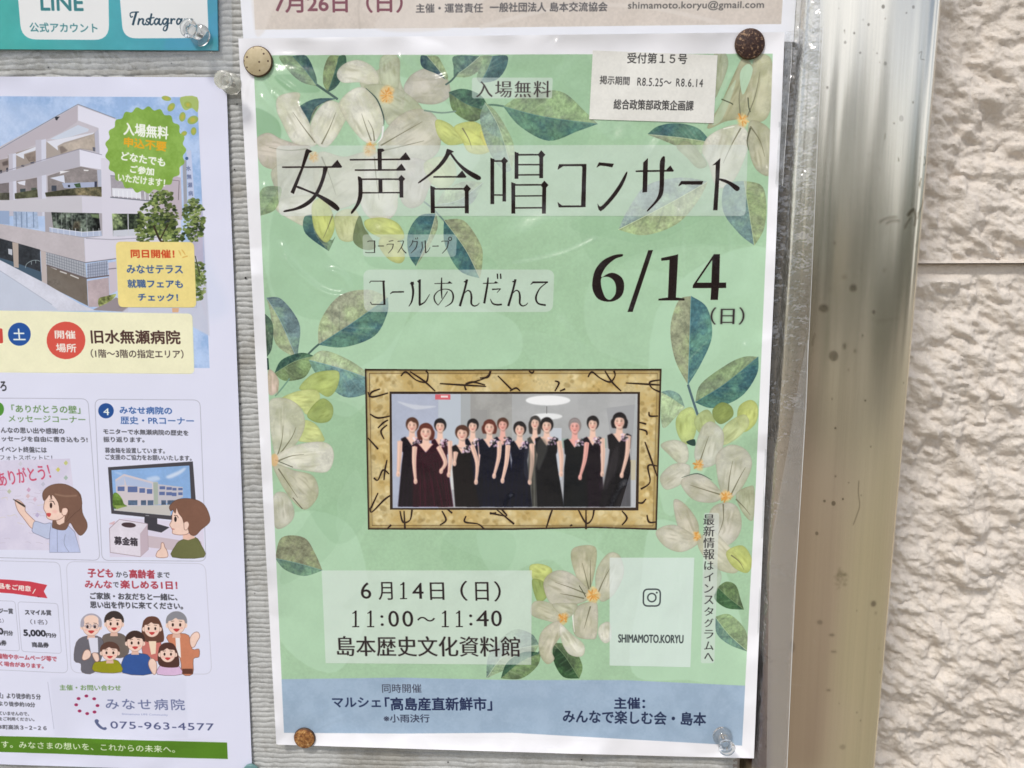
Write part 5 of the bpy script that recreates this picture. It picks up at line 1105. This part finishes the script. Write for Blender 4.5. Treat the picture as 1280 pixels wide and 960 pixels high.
# ground in front of the board, out of frame, lights it from below
gm, nt, p, o_ = mat('pavement'); n = noise_n(nt, 4, 6); r = ramp(nt, n.outputs[0], [(.3,(.34,.31,.26)),(.7,(.46,.42,.36))]); nt.links.new(r.outputs[0], p.inputs['Base Color']); p.inputs['Roughness'].default_value = .9
g = mesh_obj('ground', [(-60,-120,0),(60,-120,0),(60,10,0),(-60,10,0)], [(0,1,2,3)], gm, smooth_=False); tag(g, 'unseen grey paved ground below and in front of the notice board', None, None, 'structure')

# far row of trees across the street: it only shows as the dull green band mirrored in the metal and the film
def treeline():
    rs = np.random.RandomState(8); V, Fc = [], []
    for k in range(5200):
        x = rs.uniform(-26, 26); top = 2.9+.8*math.sin(x*.7)+.8*math.sin(x*1.9+1); z = rs.uniform(.1, 1)**.8*top; y = -9.5+rs.uniform(-.8, .8); s_ = rs.uniform(.12, .45)
        n = rs.normal(size=3); n /= np.linalg.norm(n); a_ = np.cross(n, (0, 0, 1)); a_ /= np.linalg.norm(a_)+1e-6; b_ = np.cross(n, a_); b0 = len(V); c = np.array((x, y, z))
        V += [c-a_*s_, c-b_*s_*.6, c+a_*s_, c+b_*s_*.6]; Fc.append((b0, b0+1, b0+2, b0+3))
    m, nt, p, out = mat('far_foliage'); n = noise_n(nt, .8, 4); r = ramp(nt, n.outputs[0], [(.35,(.035,.055,.02)),(.55,(.07,.10,.035)),(.7,(.20,.21,.07))]); nt.links.new(r.outputs[0], p.inputs['Base Color']); p.inputs['Roughness'].default_value = .7
    o = mesh_obj('treeline', V, Fc, m, smooth_=False); tag(o, 'row of green trees across the street, seen only as a dull reflection', None, None, 'stuff')
treeline()

# ================================================================== the posters
def lumps(seed, amp, base=0.0, right=0.0, scale=38, edge=None, pins=()):
    pp = [(*px2pl([(a, b)], 1.5)[0], c) for a, b, c in pins]
    def f(x, y):
        d = base+amp*fbm(x/scale+seed, y/(scale*1.3)+seed, 80+seed, 3)+amp*.25*fbm(x/9, y/14, 90+seed, 3)
        if edge:                # rims lift between the pins: (left, top, right, bottom, height)
            q = np.minimum(np.minimum(x-edge[0], edge[2]-x), np.minimum(edge[1]-y, y-edge[3])); d = d+edge[4]*np.clip(1-q/16, 0, 1)**2*np.clip((fbm(x/26+3, y/26+seed, 97, 2)-.34)*3.2, 0, 1)
        if right: d = d+right*np.clip((x-88)/17, 0, 1)**2; d = np.maximum(d, fr_d(x, y)+.35)
        for a, b, c in pp: w = np.exp(-((x-a)**2+(y-b)**2)/90); d = d*(1-w)+c*w
        return d
    return f
# wrinkles of the clear film over the main poster
CM = art_main()
def wrinkle_image():
    K = 3; C = Canvas(Q_MAIN, K, D_MAIN, (0,0,0)); h = np.zeros((C.H, C.W), np.float32)
    def ridge(pts, w, a):
        r = C.cover([C.c(band(smooth(pts, 5, False) if len(pts) > 2 else pts, w))], 12)
        if r is None: return
        m, x0, y0 = r; m = blur(m, max(1, w*.5)); h[y0:y0+m.shape[0], x0:x0+m.shape[1]] += m*a
    rs = np.random.RandomState(12)
    for px, py, a0, a1, n, L in ((322,76,-.2,1.9,13,70),(938,54,.9,2.7,15,120),(380,924,-2.4,-.4,8,60),(905,921,-2.9,-1.3,7,60)):
        for k in range(n):
            an = rs.uniform(a0, a1); l = L*rs.uniform(.5, 1.3); c = rs.uniform(-.15, .15)
            ridge([(px+12*math.cos(an), py+12*math.sin(an)), (px+l*.5*math.cos(an+c), py+l*.5*math.sin(an+c)), (px+l*math.cos(an), py+l*math.sin(an))], rs.uniform(2, 5), rs.uniform(.1, .3)*rs.choice([-1, 1]))
    for p, w, a in (([(355,322),(372,340),(398,362),(424,370),(436,362),(428,345),(412,338)],5,.5),([(352,305),(362,330),(380,350)],4,.35),([(470,285),(480,315),(486,345)],14,.5),([(498,70),(520,90),(540,100),(560,95)],5,.3),
        ([(748,150),(755,170),(775,180),(782,160)],12,.4),([(826,150),(830,170),(815,190),(812,205)],9,.45),([(652,296),(668,284),(692,270)],16,.45),([(745,300),(700,320),(640,332)],3,.25),([(760,660),(745,690),(740,720)],4,.3),
        ([(850,262),(852,330),(846,400)],5,.3),([(884,262),(890,340),(880,420)],7,.3),([(906,262),(912,330)],5,.25),([(960,210),(955,400),(950,560)],6,.35),([(932,430),(928,600),(926,800)],5,.3),([(860,560),(856,700),(850,830)],3,.3),
        ([(783,605),(765,640),(750,700),(770,800),(800,900)],6,.35),([(700,50),(690,62),(700,72)],6,.5),([(372,130),(384,150),(380,165),(372,178)],4,.3),([(325,120),(345,140),(355,160)],3,.3),([(520,830),(516,880),(520,915)],8,.3),([(880,880),(892,860),(905,875)],14,.3),
        ([(640,620),(600,700),(560,760)],5,.2),([(420,460),(450,560),(440,640)],9,.25),([(330,230),(340,320),(336,420)],4,.3),([(460,470),(470,560),(462,650)],4,.2),([(620,120),(660,190),(640,260)],10,.2),([(700,400),(730,460),(720,560)],9,.2)):
        ridge(p, w, a)
    h = blur(h, 1); h = h-h.min(); C.a[:] = (h/h.max())[..., None]
    nm = 'film_wrinkles'; im = bpy.data.images.new(nm, C.W, C.H, alpha=False, float_buffer=False); px = np.ones((C.H, C.W, 4), np.float32); px[..., :3] = C.a[::-1]
    im.colorspace_settings.name = 'Non-Color'; im.pixels.foreach_set(px.ravel()); im.pack(); return im
M_MAIN = print_mat('concert_poster_print', CM, 1.0, 1.0, wrinkle_image())
dm = lumps(3, 1.7, 1.0, right=1.1, edge=(-104, 148, 104, -148, 2.2), pins=((321.5,76,1.3),(938,54,1.5),(380,924,1.2),(903,920,1.5)))
main = empty('concert_poster', W(0, 0, D_MAIN), 'green floral concert poster with a gold-framed picture of women in black, in clear film', 'poster')
sheet('paper', Q_MAIN, CM, M_MAIN, main, dm, 0, 220, 300, wavy=1.2, seed=2)
for nm, q in (('title_panel', [(345,182),(935,181),(932,270),(349,270)]), ('group_picture', [(456.5,461.5),(827,461.3),(820.8,662.3),(460,661.8)]), ('date_panel', [(402,713),(665,713),(664,831),(407,829)]),
              ('account_panel', [(762,697),(868,697),(863,834),(762,832)]), ('footer_band', [(350,849),(931,857),(927,931),(355,915.5)])):
    sheet(nm, q, CM, M_MAIN, main, dm, .05, 160, 90, thick=0)
CS = art_sticker(); M_ST = print_mat('sticker_print', CS, .8, .8)
st = empty('approval_sticker', W(58, 125, 2), 'small off-white approval sticker with three printed lines at the green poster\'s top', 'sticker')
sheet('label_paper', Q_STICK, CS, M_ST, st, dm, .22, 50, 30, thick=.0001)
CT = art_top(); M_TP = print_mat('beige_poster_print', CT, 1.0, 1.0)
tp = empty('beige_poster', W(0, 165, .6), 'beige poster with a white border cut off above the green poster', 'poster')
sheet('paper', Q_TOP, CT, M_TP, tp, lumps(6, .35, .35), 0, 80, 20)
CE = art_teal(); M_TE = print_mat('teal_poster_print', CE, .7, .6)
te = empty('teal_poster', W(-190, 175, .8), 'teal poster with white rounded boxes in the upper left corner', 'poster')
dte = lumps(9, .5, 1.2, pins=((250,44,1.2),))
sheet('paper', Q_TEAL, CE, M_TE, te, dte, 0, 60, 30, thick=.0008)
CL = art_left(); M_LE = print_mat('open_day_print', CL, .35, .5)
lf = empty('open_day_poster', W(-170, 0, .5), 'white open day poster with a hospital building, green badge and cartoon family', 'poster')
dl = lumps(12, .7, .4, edge=(-330, 138, -99, -150, 1.5), pins=((289,104.5,.9),(313,966,.8)))
sheet('paper', Q_LEFT, CL, M_LE, lf, dl, 0, 180, 280, wavy=.8, seed=7)
for nm, q in (('building_picture', [(-58,120.5),(246.5,121.5),(256,330),(259,388),(-58,386)]), ('callout_box', [(144.5,302),(242.5,302.5),(245.5,384),(148,384)]), ('date_bar', [(-58,387),(240,392),(243,467),(-58,464)]), ('footer_bar', [(-58,918.5),(283.8,928),(284.5,948.5),(-58,938)])):
    sheet(nm, q, CL, M_LE, lf, dl, .05 if nm != 'callout_box' else .09, 140, 70, thick=0)

# ================================================================== clear film that sticks out past the posters
FEDGE, nt, p, o_ = mat('film_edge'); p.inputs['Base Color'].default_value = (.82,.83,.82,1); p.inputs['Roughness'].default_value = .25; p.inputs['Alpha'].default_value = .55
FILM = film_mat('clear_film', .05, .12, (.985,.99,.99)); FILM2 = film_mat('clear_film_fold', .10, .20, (.98,.985,.985), .0012, 40)
def strip(name, left, right, m, parent, extra, nx=14, ny=160, cr=.5, seed=0, edge=True):
    """film between two photo-space edges, riding on the frame's face"""
    L = smooth(left, 10, False); R = smooth(right, 10, False)
    t = np.linspace(0, 1, ny); l = np.c_[np.interp(t, np.linspace(0,1,len(L)), L[:,0]), np.interp(t, np.linspace(0,1,len(L)), L[:,1])]; r = np.c_[np.interp(t, np.linspace(0,1,len(R)), R[:,0]), np.interp(t, np.linspace(0,1,len(R)), R[:,1])]
    u = np.linspace(0, 1, nx)[None, :, None]; P = (l[:,None]*(1-u)+r[:,None]*u).reshape(-1, 2)
    pl = px2pl(P, 4.0); d = np.maximum(fr_d(pl[:,0], pl[:,1])+extra, 2.4+extra)
    for _ in range(3): pl = px2pl(P, d); d = np.maximum(fr_d(pl[:,0], pl[:,1])+extra, 2.2+extra)+cr*fbm(pl[:,0]/7+seed, pl[:,1]/13, 140+seed, 3)
    pl = px2pl(P, d); V = np.c_[pl[:,0]*1e-3, -d*1e-3, BASE_Z+pl[:,1]*1e-3]
    o = mesh_obj(name, V, grid_faces(nx, ny), m, parent)
    if edge:                                   # glint on the cut edge, put in as a pale ribbon
        e = V.reshape(ny, nx, 3)[:, -1]; ee = np.stack([e+np.array((-.00008,-.00010,0)), e+np.array((.00010,-.00016,0))], 1).reshape(-1, 3)
        mesh_obj('film_edge', ee, grid_faces(2, ny), FEDGE, parent)
    return o
strip('film_margin', [(978,40),(972,180),(962,400),(953,640),(940,950),(939,990)], [(1029,33),(1023,150),(1013,380),(1004,560),(994,740),(983,970)], FILM, main, .5, seed=1, cr=.9)
strip('film_fold', [(1008,430),(998,480),(985,560),(972,630),(963,690),(961,760),(958,980)], [(1010,425),(1008,500),(1002,600),(997,680),(992,760),(983,980)], FILM2, main, 1.6, seed=3, cr=.5, ny=100)
strip('film_fold', [(982,42),(979,100),(974,160),(969,230)], [(990,42),(989,80),(985,130),(978,232)], FILM2, main, 1.4, nx=8, ny=60, seed=5, cr=1.2)
strip('film_margin', [(994,-30),(993,20),(992,60),(991,80)], [(1026,-30),(1025,20),(1024,60),(1022,92)], FILM, tp, .25, seed=4, cr=.5, ny=30)
sheet('film_margin', [(-20,-20),(289,-20),(291,88),(-20,86)], None, film_mat('clear_film_flat', .04, .12, (.985,.99,.99), .0008, 45), te, lumps(15, .25, .15), 0, 60, 40, thick=0)

# ================================================================== pins
def rust_mat(name, stops, scale, detail=4, metallic=.3, rough=.55, bmp=.0003, vor=None):
    m, nt, p, out = mat(name); n = noise_n(nt, scale, detail, rough=.65); r = ramp(nt, n.outputs[0], stops); src = r.outputs[0]
    if vor:
        g = N(nt, 'ShaderNodeNewGeometry'); v = N(nt, 'ShaderNodeTexVoronoi'); v.inputs['Scale'].default_value = vor[0]; nt.links.new(g.outputs['Position'], v.inputs['Vector'])
        vr = ramp(nt, v.outputs['Distance'], [(vor[1], (1,1,1)), (vor[1]+.08, (0,0,0))]); mx = N(nt, 'ShaderNodeMixRGB'); nt.links.new(vr.outputs[0], mx.inputs[0]); nt.links.new(src, mx.inputs[1]); mx.inputs[2].default_value = (*vor[2], 1); src = mx.outputs[0]
    nt.links.new(src, p.inputs['Base Color']); p.inputs['Roughness'].default_value = rough; p.inputs['Metallic'].default_value = metallic
    b = bump(nt, n.outputs[0], bmp); nt.links.new(b.outputs[0], p.inputs['Normal']); return m
def tack(px, py, rmm, m, label, d0, rim=None, grp='flat thumbtacks on the green poster', hm=2.2):
    pl = px2pl([(px, py)], d0+hm*.8)[0]; t = empty('thumbtack', W(pl[0], pl[1], d0), label, 'thumbtack', grp)
    R = rmm; prof = [(R*.55,.0),(R*.93,.15),(R*1.0,.55),(R*1.0,1.0),(R*.975,1.3),(R*.93,1.48),(R*.85,1.62),(R*.6,1.95),(R*.3,2.15),(0,2.2)]
    prof = [(r, h*hm/2.2) for r, h in prof]
    hd = lathe(prof[5:], 48); V = np.array(hd[0])+np.array(W(pl[0], pl[1], d0)); mesh_obj('head', V, hd[1], m, t)
    rm = lathe(prof[:6], 48); V = np.array(rm[0])+np.array(W(pl[0], pl[1], d0)); mesh_obj('rim', V, rm[1], rim or m, t)
    sh = lathe([(.5,-4),(.55,.1)], 12); V = np.array(sh[0])+np.array(W(pl[0], pl[1], d0)); mesh_obj('shank', V, sh[1], STEEL, t)
    return t
STEEL, nt, p, o_ = mat('steel'); p.inputs['Metallic'].default_value = 1; p.inputs['Roughness'].default_value = .35; p.inputs['Base Color'].default_value = (.5,.48,.45,1)
n = noise_n(nt, 500, 3); r = ramp(nt, n.outputs[0], [(.35,(.28,.22,.17)),(.6,(.55,.53,.5))]); nt.links.new(r.outputs[0], p.inputs['Base Color'])
RIM = rust_mat('rusty_rim', [(.3,(.035,.02,.012)),(.7,(.14,.07,.035))], 900)
tack(321.5, 76, 5.75, rust_mat('beige_enamel', [(.2,(.38,.30,.17)),(.6,(.50,.42,.26)),(.72,(.54,.46,.30))], 260, 3, .1, .5, .00008, (430,.13,(.07,.03,.012))), 'beige enamel thumbtack with small rust spots at the top left corner', 1.4, RIM)
tack(938, 54, 5.6, rust_mat('dark_brown_rust', [(.35,(.022,.010,.008)),(.55,(.05,.02,.013)),(.64,(.30,.19,.11))], 1000, 4, .3, .45, .0003), 'dark brown rusty thumbtack at the green poster\'s top right corner', 1.6, RIM)
tack(380, 924, 4.75, rust_mat('orange_rust', [(.32,(.10,.03,.01)),(.48,(.30,.12,.03)),(.62,(.52,.28,.09)),(.72,(.66,.50,.32))], 800, 4, .2, .6, .0005), 'orange rust-eaten thumbtack at the green poster\'s bottom left corner', 1.35, RIM)
tm, nt, p, o_ = mat('teal_plastic'); n = noise_n(nt, 300, 3); r = ramp(nt, n.outputs[0], [(.3,(.11,.22,.22)),(.7,(.17,.31,.30))]); nt.links.new(r.outputs[0], p.inputs['Base Color']); p.inputs['Roughness'].default_value = .4
tack(313, 966, 3.6, tm, 'dull teal round pin cut off at the white poster\'s lower right corner', 0.9, tm, None)

def plastic(name, tint, rough, trans=1.0):
    m, nt, p, out = mat(name); p.inputs['Base Color'].default_value = (*tint, 1); p.inputs['Transmission Weight'].default_value = trans; p.inputs['Roughness'].default_value = rough; p.inputs['IOR'].default_value = 1.46
    r = ramp(nt, noise_n(nt, 200, 2).outputs[0], [(.3, tuple(v*.97 for v in tint)), (.7, tint)]); nt.links.new(r.outputs[0], p.inputs['Base Color'])
    return m
def pushpin(px, py, m, label, d0, tilt=(0, 0), k=1.0):
    pl = px2pl([(px, py)], d0+1)[0]; loc = W(pl[0], pl[1], d0); t = empty('push_pin', loc, label, 'push pin', 'clear plastic push pins')
    prof = [(0,.2),(3.4,.2),(3.95,.5),(4.1,1.0),(4.0,1.5),(3.4,1.9),(2.4,2.3),(1.75,3.2),(1.5,4.6),(1.5,6.2),(1.75,7.4),(2.5,8.1),(3.2,8.5),(3.45,9.0),(3.45,9.6),(3.1,10.1),(2.2,10.35),(1.0,10.4),(0,10.4)]
    pr = smooth(prof, 3, False); pr[:,0] = np.clip(pr[:,0], 0, 9); V, Fc = lathe([(r*k, h*k) for r, h in pr], 48)
    Rm = Euler((tilt[0], 0, tilt[1])).to_matrix(); V = np.array([Rm @ Vector(v) for v in V])+np.array(loc); mesh_obj('handle', V, Fc, m, t)
    V, Fc = lathe([(.001,-6),(.35,-5),(.35,2),(.35,4.0),(0,4.1)], 14); V = np.array([Rm @ Vector(v) for v in V])+np.array(loc); mesh_obj('needle', V, Fc, STEEL, t)
    return t
CLR = plastic('clear_plastic', (.98,.99,.99), .035, .95); FRO = plastic('frosted_plastic', (.93,.93,.86), .22, .8)
pushpin(250, 44, CLR, 'clear push pin through the teal poster\'s lower right corner', 1.1, (0, -.06))
pushpin(289, 104.5, FRO, 'cloudy yellowish push pin at the white poster\'s top right corner', .8, (.06, .03))
pushpin(903, 920, CLR, 'clear push pin at the green poster\'s bottom right corner', 1.4)
hole, nt, p, o_ = mat('pin_hole_dark'); n = noise_n(nt, 900, 2); r = ramp(nt, n.outputs[0], [(.3,(.006,.006,.006)),(.7,(.02,.018,.016))]); nt.links.new(r.outputs[0], p.inputs['Base Color'])
for x, y, r_ in ((306.7,347.5,.34),(293,212,.2),(300,505,.25),(318,742,.22),(296,130,.2),(328,610,.2),(560,953,.25),(727,950,.3),(60,84,.22),(214,79,.2),(310,700,.2),(840,951,.2)):
    pl = px2pl([(x, y)], 0)[0]; V, Fc = lathe([(.01,-.35),(r_,-.25),(r_*1.2,-.08),(r_*1.35,-.2)], 10); mesh_obj('pin_hole', np.array(V)+np.array(W(pl[0], pl[1], 0)), Fc, hole, board)
